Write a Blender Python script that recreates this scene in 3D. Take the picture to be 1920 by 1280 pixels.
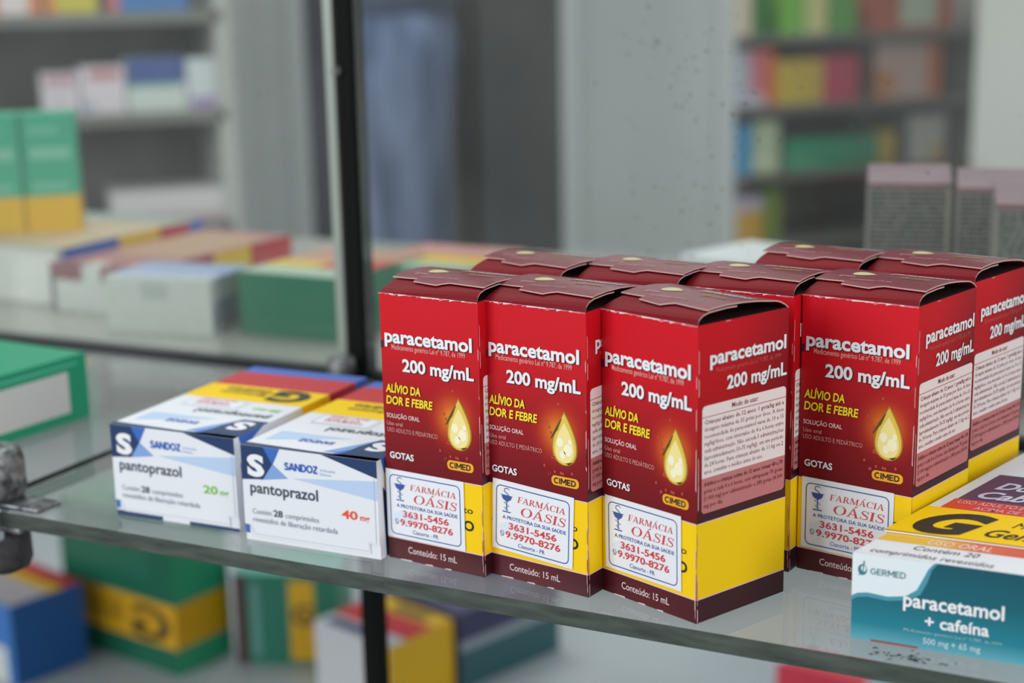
import bpy, bmesh, math, random
from mathutils import Matrix, Vector

C = bpy.context.scene.collection
for o in list(bpy.data.objects):
    bpy.data.objects.remove(o)
R = math.radians
# ------------------------------------------------------------------ frame
# x runs along the front edge of the glass shelf, y is depth into the display case, z is up.
# z = 0 is the top of the glass shelf; metres.

# ------------------------------------------------------------------ camera
PITCH, ROLL, HEAD = 0.22476277, -0.02062270, R(26.4)
cam_d = bpy.data.cameras.new('camera')
cam = bpy.data.objects.new('camera', cam_d); C.objects.link(cam)
r0 = Vector((1, 0, 0)); d0 = Vector((0, -math.sin(PITCH), -math.cos(PITCH))); f0 = Vector((0, math.cos(PITCH), -math.sin(PITCH)))
right = r0 * math.cos(ROLL) - d0 * math.sin(ROLL)
down = r0 * math.sin(ROLL) + d0 * math.cos(ROLL)
m = Matrix((right, -down, -f0)).transposed()
m = Matrix.Rotation(HEAD, 3, 'Z') @ m
cam.matrix_world = Matrix.Translation((0.35988, -0.35389, 0.16288)) @ m.to_4x4()
cam_d.sensor_width = 36; cam_d.lens = 36 * 2873.85 / 1920
cam_d.clip_start = 0.01; cam_d.clip_end = 60
cam_d.dof.use_dof = True; cam_d.dof.focus_distance = 0.422
cam_d.dof.aperture_fstop = 7.6
cam_d.dof.aperture_blades = 7
bpy.context.scene.camera = cam

# ------------------------------------------------------------------ world, lights, exposure
S = bpy.context.scene
S.view_settings.view_transform = 'Standard'; S.view_settings.look = 'None'
S.view_settings.gamma = 1; S.view_settings.use_curve_mapping = False
S.view_settings.exposure = -0.26
W = bpy.data.worlds.new('world'); S.world = W; W.use_nodes = True
bg = W.node_tree.nodes['Background']; bg.inputs[0].default_value = (0.80, 0.86, 0.90, 1); bg.inputs[1].default_value = 0.72

def area(name, loc, target, sx, sy, power, col=(1, 1, 1)):
    l = bpy.data.lights.new(name, 'AREA'); l.shape = 'RECTANGLE'; l.size = sx; l.size_y = sy; l.energy = power; l.color = col
    o = bpy.data.objects.new(name, l); C.objects.link(o); o.location = loc
    o.rotation_euler = (Vector(target) - Vector(loc)).to_track_quat('-Z', 'Y').to_euler()
    return o
area('shop_window_daylight', (-1.6, -2.6, 1.0), (0.2, 0.1, 0.0), 2.0, 1.6, 75, (0.95, 0.98, 1.0))
area('right_fill_light', (2.6, -1.2, .9), (0.2, 0.1, 0.0), 1.4, 1.8, 34, (1.0, .98, .95))  # added fill that lifts the right-hand faces of the cartons
area('rear_fill_light', (-.9, 1.3, 1.9), (-.9, 1.6, 0.0), 1.2, 1.2, 34, (0.97, 1.0, 0.97))  # added fill, brightens the dim goods and rack at the back
area('ceiling_light', (0.3, 0.6, 1.9), (0.3, 0.6, 0.0), 1.6, 1.6, 14, (0.95, 1.0, 0.97))

# ------------------------------------------------------------------ materials
def lin(c):
    c = c / 255.0
    return c / 12.92 if c <= 0.04045 else ((c + 0.055) / 1.055) ** 2.4
def rgb(r, g, b): return (lin(r), lin(g), lin(b), 1)
MC = {}
def mat(col, rough=0.5, metal=0.0, coat=0.0, name='print', spec=0.5):
    key = (col, rough, metal, coat, spec)
    if key in MC: return MC[key]
    x = bpy.data.materials.new(name); x.use_nodes = True
    p = x.node_tree.nodes['Principled BSDF']
    p.inputs['Base Color'].default_value = rgb(*col); p.inputs['Roughness'].default_value = rough
    p.inputs['Metallic'].default_value = metal; p.inputs['Coat Weight'].default_value = coat
    p.inputs['Specular IOR Level'].default_value = spec
    MC[key] = x
    return x
def noisy(name, c1, c2, scale, rough=0.6, detail=4, metal=0.0, lo=0.35, hi=0.65, stretch=None, bump=0.0):
    x = bpy.data.materials.new(name); x.use_nodes = True; n = x.node_tree.nodes; l = x.node_tree.links
    p = n['Principled BSDF']; t = n.new('ShaderNodeTexCoord'); mp = n.new('ShaderNodeMapping'); no = n.new('ShaderNodeTexNoise'); r = n.new('ShaderNodeValToRGB')
    if stretch: mp.inputs['Scale'].default_value = stretch
    no.inputs['Scale'].default_value = scale; no.inputs['Detail'].default_value = detail
    l.new(t.outputs['Object'], mp.inputs[0]); l.new(mp.outputs[0], no.inputs['Vector']); l.new(no.outputs[0], r.inputs[0])
    r.color_ramp.elements[0].position = lo; r.color_ramp.elements[0].color = rgb(*c1)
    r.color_ramp.elements[1].position = hi; r.color_ramp.elements[1].color = rgb(*c2)
    l.new(r.outputs[0], p.inputs['Base Color']); p.inputs['Roughness'].default_value = rough; p.inputs['Metallic'].default_value = metal
    if bump:
        b = n.new('ShaderNodeBump'); b.inputs['Strength'].default_value = bump; b.inputs['Distance'].default_value = 0.001
        l.new(no.outputs[0], b.inputs['Height']); l.new(b.outputs[0], p.inputs['Normal'])
    return x
def ramp(n, stops):
    r = n.new('ShaderNodeValToRGB'); e = r.color_ramp.elements
    while len(e) < len(stops): e.new(0.5)
    for i, (p, c) in enumerate(stops): e[i].position = p; e[i].color = rgb(*c)
    return r
def math_node(n, l, op, a, b=None, c=None):
    q = n.new('ShaderNodeMath'); q.operation = op
    for i, v in enumerate((a, b, c)):
        if v is None: continue
        if isinstance(v, (int, float)): q.inputs[i].default_value = v
        else: l.new(v, q.inputs[i])
    return q.outputs[0]
def map_range(n, l, v, a, b):
    q = n.new('ShaderNodeMapRange'); q.inputs[1].default_value = a; q.inputs[2].default_value = b; l.new(v, q.inputs[0]); return q.outputs[0]
def red_front():
    # printed artwork of the front panel: scarlet to maroon downwards with an orange halo round the drop
    x = bpy.data.materials.new('red_front_print'); x.use_nodes = True; n = x.node_tree.nodes; l = x.node_tree.links
    p = n['Principled BSDF']; t = n.new('ShaderNodeTexCoord'); s = n.new('ShaderNodeSeparateXYZ'); l.new(t.outputs['Object'], s.inputs[0])
    z = map_range(n, l, s.outputs[2], 0.028, 0.080)
    r = ramp(n, [(0, (112, 14, 24)), (0.25, (140, 18, 26)), (0.5, (178, 18, 28)), (0.7, (205, 14, 30)), (1, (212, 14, 34))]); l.new(z, r.inputs[0])
    dx = math_node(n, l, 'DIVIDE', math_node(n, l, 'SUBTRACT', s.outputs[0], 0.0075), 0.0105)
    dz = math_node(n, l, 'DIVIDE', math_node(n, l, 'SUBTRACT', s.outputs[2], 0.0455), 0.0115)
    d = math_node(n, l, 'SQRT', math_node(n, l, 'ADD', math_node(n, l, 'MULTIPLY', dx, dx), math_node(n, l, 'MULTIPLY', dz, dz)))
    g = ramp(n, [(0, (250, 170, 40)), (0.35, (226, 110, 34)), (0.65, (196, 60, 30)), (1, (150, 20, 26))]); l.new(d, g.inputs[0])
    fac = math_node(n, l, 'SMOOTH_MIN', 1.0, math_node(n, l, 'MAXIMUM', math_node(n, l, 'SUBTRACT', 1.05, d), 0.0), 0.2)
    mx = n.new('ShaderNodeMix'); mx.data_type = 'RGBA'; l.new(fac, mx.inputs[0]); l.new(r.outputs[0], mx.inputs[6]); l.new(g.outputs[0], mx.inputs[7])
    l.new(mx.outputs[2], p.inputs['Base Color']); p.inputs['Roughness'].default_value = 0.5; p.inputs['Specular IOR Level'].default_value = 0.22
    return x
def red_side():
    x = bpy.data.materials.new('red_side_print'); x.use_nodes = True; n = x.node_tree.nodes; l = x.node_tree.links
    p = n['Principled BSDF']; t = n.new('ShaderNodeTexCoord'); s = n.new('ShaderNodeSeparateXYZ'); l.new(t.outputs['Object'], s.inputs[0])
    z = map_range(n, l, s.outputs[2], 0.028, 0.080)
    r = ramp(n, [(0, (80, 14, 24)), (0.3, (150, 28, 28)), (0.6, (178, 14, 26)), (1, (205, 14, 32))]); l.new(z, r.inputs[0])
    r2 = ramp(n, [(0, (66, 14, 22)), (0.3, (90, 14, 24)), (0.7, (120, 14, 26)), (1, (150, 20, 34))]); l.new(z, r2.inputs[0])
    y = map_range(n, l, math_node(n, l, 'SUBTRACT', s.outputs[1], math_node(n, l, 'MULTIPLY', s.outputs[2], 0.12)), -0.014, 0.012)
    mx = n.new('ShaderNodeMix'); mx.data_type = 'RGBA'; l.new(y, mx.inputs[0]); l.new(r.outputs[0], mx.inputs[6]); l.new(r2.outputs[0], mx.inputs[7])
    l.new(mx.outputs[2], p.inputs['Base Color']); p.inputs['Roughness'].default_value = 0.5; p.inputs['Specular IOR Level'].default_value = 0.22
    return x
def zgrad(name, z0, z1, stops, rough=0.4, axis=2):
    x = bpy.data.materials.new(name); x.use_nodes = True; n = x.node_tree.nodes; l = x.node_tree.links
    p = n['Principled BSDF']; t = n.new('ShaderNodeTexCoord'); s = n.new('ShaderNodeSeparateXYZ'); l.new(t.outputs['Object'], s.inputs[0])
    r = ramp(n, stops); l.new(map_range(n, l, s.outputs[axis], z0, z1), r.inputs[0])
    l.new(r.outputs[0], p.inputs['Base Color']); p.inputs['Roughness'].default_value = rough
    return x
def glass(name, tint, milk, milk_col, dirt=0.0):
    x = bpy.data.materials.new(name); x.use_nodes = True; n = x.node_tree.nodes; l = x.node_tree.links
    n.remove(n['Principled BSDF']); out = n['Material Output']
    tr = n.new('ShaderNodeBsdfTransparent'); tr.inputs[0].default_value = tint
    gl = n.new('ShaderNodeBsdfGlossy'); gl.inputs['Roughness'].default_value = 0.015; gl.inputs[0].default_value = (0.95, 0.97, 0.96, 1)
    fr = n.new('ShaderNodeFresnel'); fr.inputs[0].default_value = 1.5
    a = n.new('ShaderNodeMixShader'); l.new(fr.outputs[0], a.inputs[0]); l.new(tr.outputs[0], a.inputs[1]); l.new(gl.outputs[0], a.inputs[2])
    # only the outer face reflects and carries dust; the way out is clear
    ge = n.new('ShaderNodeNewGeometry'); outer = math_node(n, l, 'SUBTRACT', 1.0, ge.outputs['Backfacing'])
    l.new(math_node(n, l, 'MULTIPLY', fr.outputs[0], outer), a.inputs[0])
    df = n.new('ShaderNodeBsdfDiffuse'); df.inputs[0].default_value = milk_col
    b = n.new('ShaderNodeMixShader'); l.new(a.outputs[0], b.inputs[1]); l.new(df.outputs[0], b.inputs[2])
    if dirt:
        t = n.new('ShaderNodeTexCoord'); no = n.new('ShaderNodeTexNoise'); no.inputs['Scale'].default_value = 14; no.inputs['Detail'].default_value = 6
        l.new(t.outputs['Object'], no.inputs['Vector'])
        q = n.new('ShaderNodeMapRange'); q.inputs[1].default_value = 0.35; q.inputs[2].default_value = 0.75; q.inputs[3].default_value = milk; q.inputs[4].default_value = milk + dirt
        l.new(no.outputs[0], q.inputs[0]); l.new(math_node(n, l, 'MULTIPLY', q.outputs[0], outer), b.inputs[0])
    else: l.new(math_node(n, l, 'MULTIPLY', milk, outer), b.inputs[0])
    l.new(b.outputs[0], out.inputs[0])
    return x

WHITE = (232, 234, 240); NAVY = (20, 52, 100)

# ------------------------------------------------------------------ object helpers
def tag(o, label=None, cat=None, group=None, kind=None):
    if label: o['label'] = label
    if cat: o['category'] = cat
    if group: o['group'] = group
    if kind: o['kind'] = kind
    return o
def empty(name, loc=(0, 0, 0), rz=0, label=None, cat=None, group=None):
    o = bpy.data.objects.new(name, None); C.objects.link(o); o.empty_display_size = 0.01
    o.location = loc; o.rotation_euler = (0, 0, R(rz)); return tag(o, label, cat, group)
def copy_tree(o, parent=None):
    c = o.copy(); C.objects.link(c)
    if parent: c.parent = parent
    for ch in [q for q in bpy.data.objects if q.parent == o]: copy_tree(ch, c)
    return c

# ------------------------------------------------------------------ type: letters as 2-D meshes
TC = {}
def glyphs(s, bold=0.0, res=3, shear=0.0):
    k = (s, bold, res, shear)
    if k in TC: return TC[k]
    cu = bpy.data.curves.new('t', 'FONT'); cu.body = s; cu.size = 1; cu.offset = bold; cu.resolution_u = res; cu.fill_mode = 'BOTH'; cu.shear = shear
    ob = bpy.data.objects.new('t', cu); C.objects.link(ob)
    dg = bpy.context.evaluated_depsgraph_get(); dg.update()
    e = ob.evaluated_get(dg); me = e.to_mesh()
    v = [(p.co.x, p.co.y) for p in me.vertices]; f = [tuple(p.vertices) for p in me.polygons]
    e.to_mesh_clear(); bpy.data.objects.remove(ob); bpy.data.curves.remove(cu)
    TC[k] = (v, f); return TC[k]
CAP = {}
def capheight(bold):
    if bold not in CAP: CAP[bold] = max(p[1] for p in glyphs('H', bold)[0])
    return CAP[bold]

class Mesh:
    """collects the geometry of ONE part"""
    def __init__(s): s.v = []; s.f = []; s.m = []; s.mats = []; s.map = None
    def mi(s, m):
        if isinstance(m, tuple): m = mat(m)
        if m not in s.mats: s.mats.append(m)
        return s.mats.index(m)
    def add(s, verts, faces, m):
        i = len(s.v); k = s.mi(m)
        s.v += [tuple(q) for q in verts]
        for f in faces: s.f.append(tuple(i + a for a in f)); s.m.append(k)
    def box(s, a, b, m, only=None):
        x0, y0, z0 = a; x1, y1, z1 = b
        V = [(x0, y0, z0), (x1, y0, z0), (x1, y1, z0), (x0, y1, z0), (x0, y0, z1), (x1, y0, z1), (x1, y1, z1), (x0, y1, z1)]
        F = dict(D=(3, 2, 1, 0), T=(4, 5, 6, 7), F=(0, 1, 5, 4), R=(1, 2, 6, 5), K=(2, 3, 7, 6), L=(3, 0, 4, 7))
        if isinstance(m, dict):
            for k in F: s.add(V, [F[k]], m.get(k, m['*']))
        else: s.add(V, [F[k] for k in F], m)
    def grid(s, pts, m, close=False):
        n = len(pts[0]); V = [p for row in pts for p in row]; F = []
        for i in range(len(pts) - 1):
            for j in range(n - 1 + (1 if close else 0)):
                a = i * n + j; b = i * n + (j + 1) % n
                F.append((a, b, b + n, a + n))
        s.add(V, F, m)
    def tube(s, path, rad, m, n=12, caps=True):
        P = [Vector(p) for p in path]; rows = []
        up = Vector((0, 0, 1))
        for i, p in enumerate(P):
            t = (P[min(i + 1, len(P) - 1)] - P[max(i - 1, 0)]).normalized()
            a = t.cross(up)
            if a.length < 1e-4: a = t.cross(Vector((1, 0, 0)))
            a.normalize(); b = t.cross(a).normalized()
            r = rad[i] if isinstance(rad, (list, tuple)) else rad
            rows.append([tuple(p + (a * math.cos(2 * math.pi * k / n) + b * math.sin(2 * math.pi * k / n)) * r) for k in range(n)])
        s.grid(rows, m, True)
        if caps:
            s.add(rows[0], [tuple(range(n))], m); s.add(rows[-1], [tuple(reversed(range(n)))], m)
    def build(s, name, parent=None, bevel=0.0, smooth=False, skew=0.0, subsurf=0):
        me = bpy.data.meshes.new(name)
        V = [(x + y * skew, y, z) for x, y, z in s.v] if skew else s.v
        me.from_pydata(V, [], s.f)
        for q in s.mats: me.materials.append(q)
        for p, k in zip(me.polygons, s.m): p.material_index = k; p.use_smooth = smooth
        me.update()
        if smooth or bevel:
            b = bmesh.new(); b.from_mesh(me); bmesh.ops.remove_doubles(b, verts=b.verts, dist=1e-6); b.to_mesh(me); b.free()
        o = bpy.data.objects.new(name, me); C.objects.link(o)
        if parent: o.parent = parent
        if bevel:
            q = o.modifiers.new('bevel', 'BEVEL'); q.width = bevel; q.segments = 2; q.limit_method = 'ANGLE'; q.angle_limit = R(50)
        if subsurf:
            q = o.modifiers.new('sub', 'SUBSURF'); q.levels = q.render_levels = subsurf
        return o

class Face:
    """a panel of a carton that can be printed on; units are metres from its lower left corner"""
    LIFT = 0.00005
    def __init__(s, M, org, a, b, fn=None, lay=0):
        s.M = M; s.o = Vector(org); s.a = Vector(a); s.b = Vector(b); s.n = s.a.cross(s.b); s.fn = fn; s.lay = lay
    def P(s, x, y, l):
        if s.fn: return s.fn(x, y, l)
        return tuple(s.o + s.a * x + s.b * y + s.n * (s.LIFT * (l + s.lay)))
    def poly(s, pts, m, l=1): s.M.add([s.P(x, y, l) for x, y in pts], [tuple(range(len(pts)))], m)
    def rect(s, x0, y0, x1, y1, m, l=1): s.poly([(x0, y0), (x1, y0), (x1, y1), (x0, y1)], m, l)
    def rr(s, x0, y0, x1, y1, r, k=5):
        o = []
        for cx, cy, a0 in ((x1 - r, y0 + r, -90), (x1 - r, y1 - r, 0), (x0 + r, y1 - r, 90), (x0 + r, y0 + r, 180)):
            for i in range(k + 1):
                a = R(a0 + 90 * i / k); o.append((cx + r * math.cos(a), cy + r * math.sin(a)))
        return o
    def rrect(s, x0, y0, x1, y1, r, m, l=1): s.poly(s.rr(x0, y0, x1, y1, r), m, l)
    def border(s, x0, y0, x1, y1, r, t, m, l=1):
        A = s.rr(x0, y0, x1, y1, r); B = s.rr(x0 + t, y0 + t, x1 - t, y1 - t, max(r - t, 1e-5)); n = len(A)
        s.M.add([s.P(x, y, l) for x, y in A + B], [(i, (i + 1) % n, n + (i + 1) % n, n + i) for i in range(n)], m)
    def disc(s, cx, cy, rx, ry, m, l=1, n=20, ang=0):
        ca, sa = math.cos(ang), math.sin(ang)
        s.poly([(cx + rx * math.cos(t) * ca - ry * math.sin(t) * sa, cy + rx * math.cos(t) * sa + ry * math.sin(t) * ca) for t in [2 * math.pi * i / n for i in range(n)]], m, l)
    def stroke(s, pts, w, m, l=1):
        """ribbon of varying width along a polyline"""
        P = [Vector(p) for p in pts]; A = []; B = []
        for i, p in enumerate(P):
            t = (P[min(i + 1, len(P) - 1)] - P[max(i - 1, 0)])
            t = t.normalized() if t.length > 0 else Vector((1, 0)); q = Vector((-t.y, t.x)); r = (w[i] if isinstance(w, (list, tuple)) else w) / 2
            A.append(p + q * r); B.append(p - q * r)
        n = len(P)
        s.M.add([s.P(q[0], q[1], l) for q in A + B], [(i, i + n, i + n + 1, i + 1) for i in range(n - 1)], m)
    def text(s, txt, x0, x1, base, cap, m, bold=0.0, l=2, shear=0.0, res=3, shadow=None, align=None):
        v, f = glyphs(txt, bold, res, shear)
        a = min(p[0] for p in v); b = max(p[0] for p in v); ch = capheight(bold)
        k = (x1 - x0) / (b - a); q = cap / ch
        if align == 'n': k = q
        if shadow:
            sm, sx, sy = shadow
            s.M.add([s.P(x0 + sx + (p[0] - a) * k, base + sy + p[1] * q, l - 1) for p in v], f, sm)
        s.M.add([s.P(x0 + (p[0] - a) * k, base + p[1] * q, l) for p in v], f, m)
def faces(M, w, d, h, lay=0):
    return dict(F=Face(M, (-w / 2, -d / 2, 0), (1, 0, 0), (0, 0, 1), lay=lay), R=Face(M, (w / 2, -d / 2, 0), (0, 1, 0), (0, 0, 1), lay=lay),
                K=Face(M, (w / 2, d / 2, 0), (-1, 0, 0), (0, 0, 1), lay=lay), L=Face(M, (-w / 2, d / 2, 0), (0, -1, 0), (0, 0, 1), lay=lay),
                T=Face(M, (-w / 2, -d / 2, h), (1, 0, 0), (0, 1, 0), lay=lay), U=Face(M, (w / 2, d / 2, h), (-1, 0, 0), (0, -1, 0), lay=lay))

# serif capitals, drawn stroke by stroke (cap height 1); returns advance width
def serif(F, ch, x, y, h, m, k=1.0, sh=0.2, l=2):
    def T(px, py): return (x + (px * k + py * sh) * h, y + py * h)
    def pg(*p): F.poly([T(*q) for q in p], m, l)
    def rc(a, b, c, d): pg((a, b), (c, b), (c, d), (a, d))
    def arc(cx, cy, rx, ry, a0, a1, tmin, tmax, n=20):
        A = []; 
        for i in range(n + 1):
            a = R(a0 + (a1 - a0) * i / n); w = tmin + (tmax - tmin) * abs(math.cos(a))
            A.append(((cx + rx * math.cos(a), cy + ry * math.sin(a)), (cx + (rx - w) * math.cos(a), cy + (ry - w * 0.55) * math.sin(a))))
        V = [F.P(*T(*p), l) for q in A for p in q]
        F.M.add(V, [(2 * i, 2 * i + 2, 2 * i + 3, 2 * i + 1) for i in range(n)], m)
    if ch in 'AÁ':
        pg((.10, 0), (.17, 0), (.44, .9), (.42, 1), (.40, 1)); pg((.40, 1), (.50, 1), (.86, 0), (.68, 0)); rc(.22, .3, .66, .36); rc(.0, 0, .28, .045); rc(.58, 0, .95, .045)
        if ch == 'Á': pg((.42, 1.08), (.50, 1.08), (.72, 1.28), (.58, 1.3))
        return .98
    if ch == 'I': rc(.13, 0, .30, 1); rc(.02, 0, .41, .045); rc(.02, .955, .41, 1); return .47
    if ch == 'F': rc(.12, 0, .28, 1); rc(.02, 0, .42, .045); rc(.02, .95, .70, 1); pg((.70, 1), (.66, 1), (.66, .86), (.72, .76)); rc(.28, .48, .52, .53); rc(.50, .38, .54, .63); return .76
    if ch == 'R':
        rc(.12, 0, .28, 1); rc(.02, 0, .40, .045); rc(.02, .955, .3, 1); arc(.36, .73, .32, .27, -90, 90, .07, .17); rc(.26, .455, .38, .50); rc(.26, .95, .38, 1)
        pg((.36, .48), (.52, .48), (.90, .0), (.70, 0)); rc(.68, 0, .94, .04); return .92
    if ch == 'M':
        rc(.12, 0, .18, 1); rc(0, 0, .30, .045); rc(.0, .955, .2, 1); pg((.12, 1), (.30, 1), (.64, .12), (.55, 0)); pg((.55, 0), (.60, 0), (.96, 1), (.90, 1)); rc(.86, 0, 1.02, 1); rc(.76, 0, 1.12, .045); rc(.94, .955, 1.12, 1); return 1.18
    if ch == 'C': arc(.46, .5, .44, .52, 42, 318, .06, .17, 28); rc(.76, .66, .80, .95); return .90
    if ch == 'O': arc(.48, .5, .47, .52, 0, 360, .06, .17, 36); return 1.0
    if ch == 'S':
        P = [(.56, .74), (.50, .88), (.34, .97), (.18, .92), (.12, .76), (.20, .62), (.36, .52), (.52, .40), (.58, .24), (.50, .08), (.32, .02), (.14, .08), (.07, .24)]
        Wd = [.04, .05, .06, .09, .14, .16, .17, .16, .14, .09, .06, .05, .04]
        F.stroke([T(*q) for q in P], [q * h for q in Wd], m, l); rc(.54, .68, .58, .98); rc(.05, .02, .09, .32); return .68
    return .4
ADV = dict(A=.98, Á=.98, I=.47, F=.76, R=.92, M=1.18, C=.90, O=1.0, S=.68)
def serif_text(F, txt, x0, x1, y, h, m, l=2, sh=0.2):
    k = ((x1 - x0) / h - sh) / sum(ADV[c] for c in txt); x = x0
    for c in txt:
        serif(F, c, x, y, h, m, k, sh, l); x += ADV[c] * k * h

# plain heavy capitals drawn with strokes (for the makers' wordmarks)
def _arc(cx, cy, rx, ry, a0, a1, n=14): return [(cx + rx * math.cos(R(a0 + (a1 - a0) * i / n)), cy + ry * math.sin(R(a0 + (a1 - a0) * i / n))) for i in range(n + 1)]
BLOCK = dict(
    C=(.80, [_arc(.44, .5, .34, .41, 48, 312)]), I=(.30, [[(.15, 0), (.15, 1)]]), M=(.98, [[(.12, 0), (.12, 1)], [(.86, 0), (.86, 1)], [(.12, .98), (.49, .30)], [(.86, .98), (.49, .30)]]),
    E=(.68, [[(.12, 0), (.12, 1)], [(.12, .91), (.62, .91)], [(.12, .50), (.58, .50)], [(.12, .09), (.62, .09)]]), D=(.84, [[(.12, 0), (.12, 1)], [(.12, .91), (.36, .91)] + _arc(.36, .5, .36, .41, 90, -90) + [(.12, .09)]]),
    G=(.88, [_arc(.46, .5, .34, .41, 48, 360), [(.80, .48), (.50, .48)]]), R=(.78, [[(.12, 0), (.12, 1)], [(.12, .91), (.36, .91)] + _arc(.38, .70, .24, .21, 90, -90) + [(.12, .49)], [(.38, .48), (.66, 0)]]),
    S=(.70, [[(.60, .78), (.50, .88), (.34, .91), (.18, .84), (.14, .70), (.24, .57), (.44, .48), (.58, .38), (.58, .20), (.46, .10), (.30, .08), (.16, .13), (.09, .22)]]),
    A=(.86, [[(.06, 0), (.42, .98)], [(.80, 0), (.44, .98)], [(.20, .28), (.66, .28)]]), N=(.88, [[(.12, 0), (.12, 1)], [(.76, 0), (.76, 1)], [(.12, .96), (.76, .04)]]),
    O=(.94, [_arc(.47, .5, .37, .42, 0, 360, 24)]), Z=(.74, [[(.08, .91), (.66, .91)], [(.60, .88), (.12, .12)], [(.08, .09), (.68, .09)]]))
def block(F, txt, x0, x1, y, h, m, t=.2, l=3):
    k = (x1 - x0) / sum(BLOCK[c][0] for c in txt); x = x0
    for c in txt:
        for st in BLOCK[c][1]: F.stroke([(x + px * k, y + py * h) for px, py in st], t * h, m, l)
        x += BLOCK[c][0] * k

# ------------------------------------------------------------------ paracetamol drops carton
CW = 0.0338; CD = 0.0338; CH = 0.080
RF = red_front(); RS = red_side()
YEL = mat((252, 208, 6), 0.5, spec=.25); MAR = zgrad('maroon_print', -0.017, 0.017, [(0, (74, 12, 22)), (0.45, (92, 12, 22)), (1, (70, 12, 22))], 0.42, 0); MARK = mat((56, 12, 22), 0.42)
LINE = (236, 200, 205); PW = mat((240, 240, 245), 0.45); PK = (235, 165, 165); DK = (60, 6, 14)
PINKW = (238, 225, 226); PINKD = (196, 120, 122); TXT = (130, 40, 48)
LIDM = mat((126, 46, 56), 0.34, coat=0.25); FLAPM = mat((118, 6, 20), 0.55, spec=.15); EDGE = mat((214, 170, 165), 0.7); INS = mat((40, 8, 12), 0.7)
mm = 0.001
def drop_logo(F, cx, z0, z1, w, l=1, rot=False):
    def tear(sc, c0, c1, ww):
        o = []
        for i in range(33):
            t = math.pi * i / 16 - math.pi / 2
            r = 1 - math.sin(t) if False else 1
            yy = (1 - math.cos(math.pi * i / 16)) / 2       # 0 bottom..1 tip..0
            side = 1 if i < 16 else -1
            ph = yy
            wd = math.sqrt(max(0, ph)) * (1 - ph) ** 1.05 * 1.95 if ph < 1 else 0
            o.append((side * wd * ww / 2, c0 + ph * (c1 - c0)))
        return o[:-1]
    for sc, mtl, dl, dz0, dz1 in ((1.0, (150, 130, 80), 0, 0, 0), (0.84, (206, 196, 150), 1, .02, -.06)) if rot else ((1.0, (176, 128, 20), 0, 0, 0), (0.90, (232, 196, 72), 1, .015, -.04), (0.74, (248, 230, 150), 2, .05, -.20)):
        h = z1 - z0; pts = tear(1, z0 + dz0 * h, z1 + dz1 * h, w * sc)
        if rot: pts = [(cx + (p[1] - (z0 + z1) / 2), (z0 + z1) / 2 + p[0] * 0.9) for p in pts]
        else: pts = [(cx + p[0], p[1]) for p in pts]
        F.poly(pts, mtl, l + dl)
    if not rot:
        h = z1 - z0
        for a, b, r in ((-.12, .42, .10), (.10, .30, .13), (-.05, .20, .09), (.16, .45, .06)):
            F.disc(cx + a * w, z0 + b * h, r * w, r * w * 1.2, (253, 246, 208), l + 3, 12)
        F.poly([(cx + .02 * w, z0 + .05 * h), (cx + .24 * w, z0 + .09 * h), (cx + .12 * w, z0 + .03 * h)], (60, 40, 10), l + 3)
        F.stroke([(cx - .08 * w, z0 + .86 * h), (cx - .22 * w, z0 + .66 * h), (cx - .40 * w, z0 + .46 * h)], [.02 * w, .07 * w, .02 * w], (90, 70, 10), l + 3)

USO = ["Crianças abaixo de 12 anos: 1 gota/kg até a", "dosagem máxima de 35 gotas por dose. A dose", "recomendada de paracetamol varia de 10 a 15", "mg/kg/dose, com intervalos de 4 a 6 horas entre",
       "cada administração. Não exceda 5 administrações", "(aproximadamente 50-75 mg/kg), em um período", "de 24 horas. Para crianças abaixo de 11 kg ou 2", "anos, consultar o médico antes do uso."]
ADU = ["Adultos e crianças acima de 12 anos: tomar 40 a 70", "gotas a cada 4 a 6 horas, sem ultrapassar 70 gotas", "(1.000 mg) por administração e 280 gotas (4.000", "mg por dia."]

def print_side(F, w):
    s = w / 34.0 * 1.0
    F.text('paracetamol', 4.2 * s, w - 1.0 * s, 69.2 * mm, 3.7 * mm, PW, .028, 4, shadow=((80, 8, 16), .00018, -.00018))
    F.text('Medicamento genérico Lei nº 9.787, de 1999', 6.5 * s, w - 3.0 * s, 66.9 * mm, 1.3 * mm, (205, 90, 90), 0, 3, res=1)
    F.text('200 mg/mL', 10.5 * s, w - .6 * s, 61.9 * mm, 3.5 * mm, PW, .028, 4, shadow=((60, 8, 16), .00018, -.00018))
    F.rrect(1.6 * s, 29.8 * mm, w - .6 * s, 58.7 * mm, 1.2 * mm, PINKD, 1)
    F.poly(F.rr(1.6 * s, 50 * mm, w - .6 * s, 58.7 * mm, 1.2 * mm)[6:18] + [(1.6 * s, 39.4 * mm), (w - .6 * s, 39.4 * mm)], PINKW, 2)
    F.rect(1.6 * s, 55.6 * mm, w - .6 * s, 55.8 * mm, (176, 90, 70), 3)
    F.text('Modo de usar:', 12.5 * s, 22.5 * s, 56.6 * mm, 1.35 * mm, TXT, .01, 3, res=2)
    for i, t in enumerate(USO):
        last = i == 7
        F.text(t, 2.4 * s, (w - 1.4 * s) if not last else 24.5 * s, (53.8 - i * 1.9) * mm, 1.15 * mm, TXT, .012 if i == 0 else 0, 3, res=1)
    for i, t in enumerate(ADU):
        F.text(t, 2.4 * s, (w - 1.4 * s) if i < 3 else 9.5 * s, (37.2 - i * 1.95) * mm, 1.15 * mm, (120, 36, 44), .012 if i == 0 else 0, 3, res=1)

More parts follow.
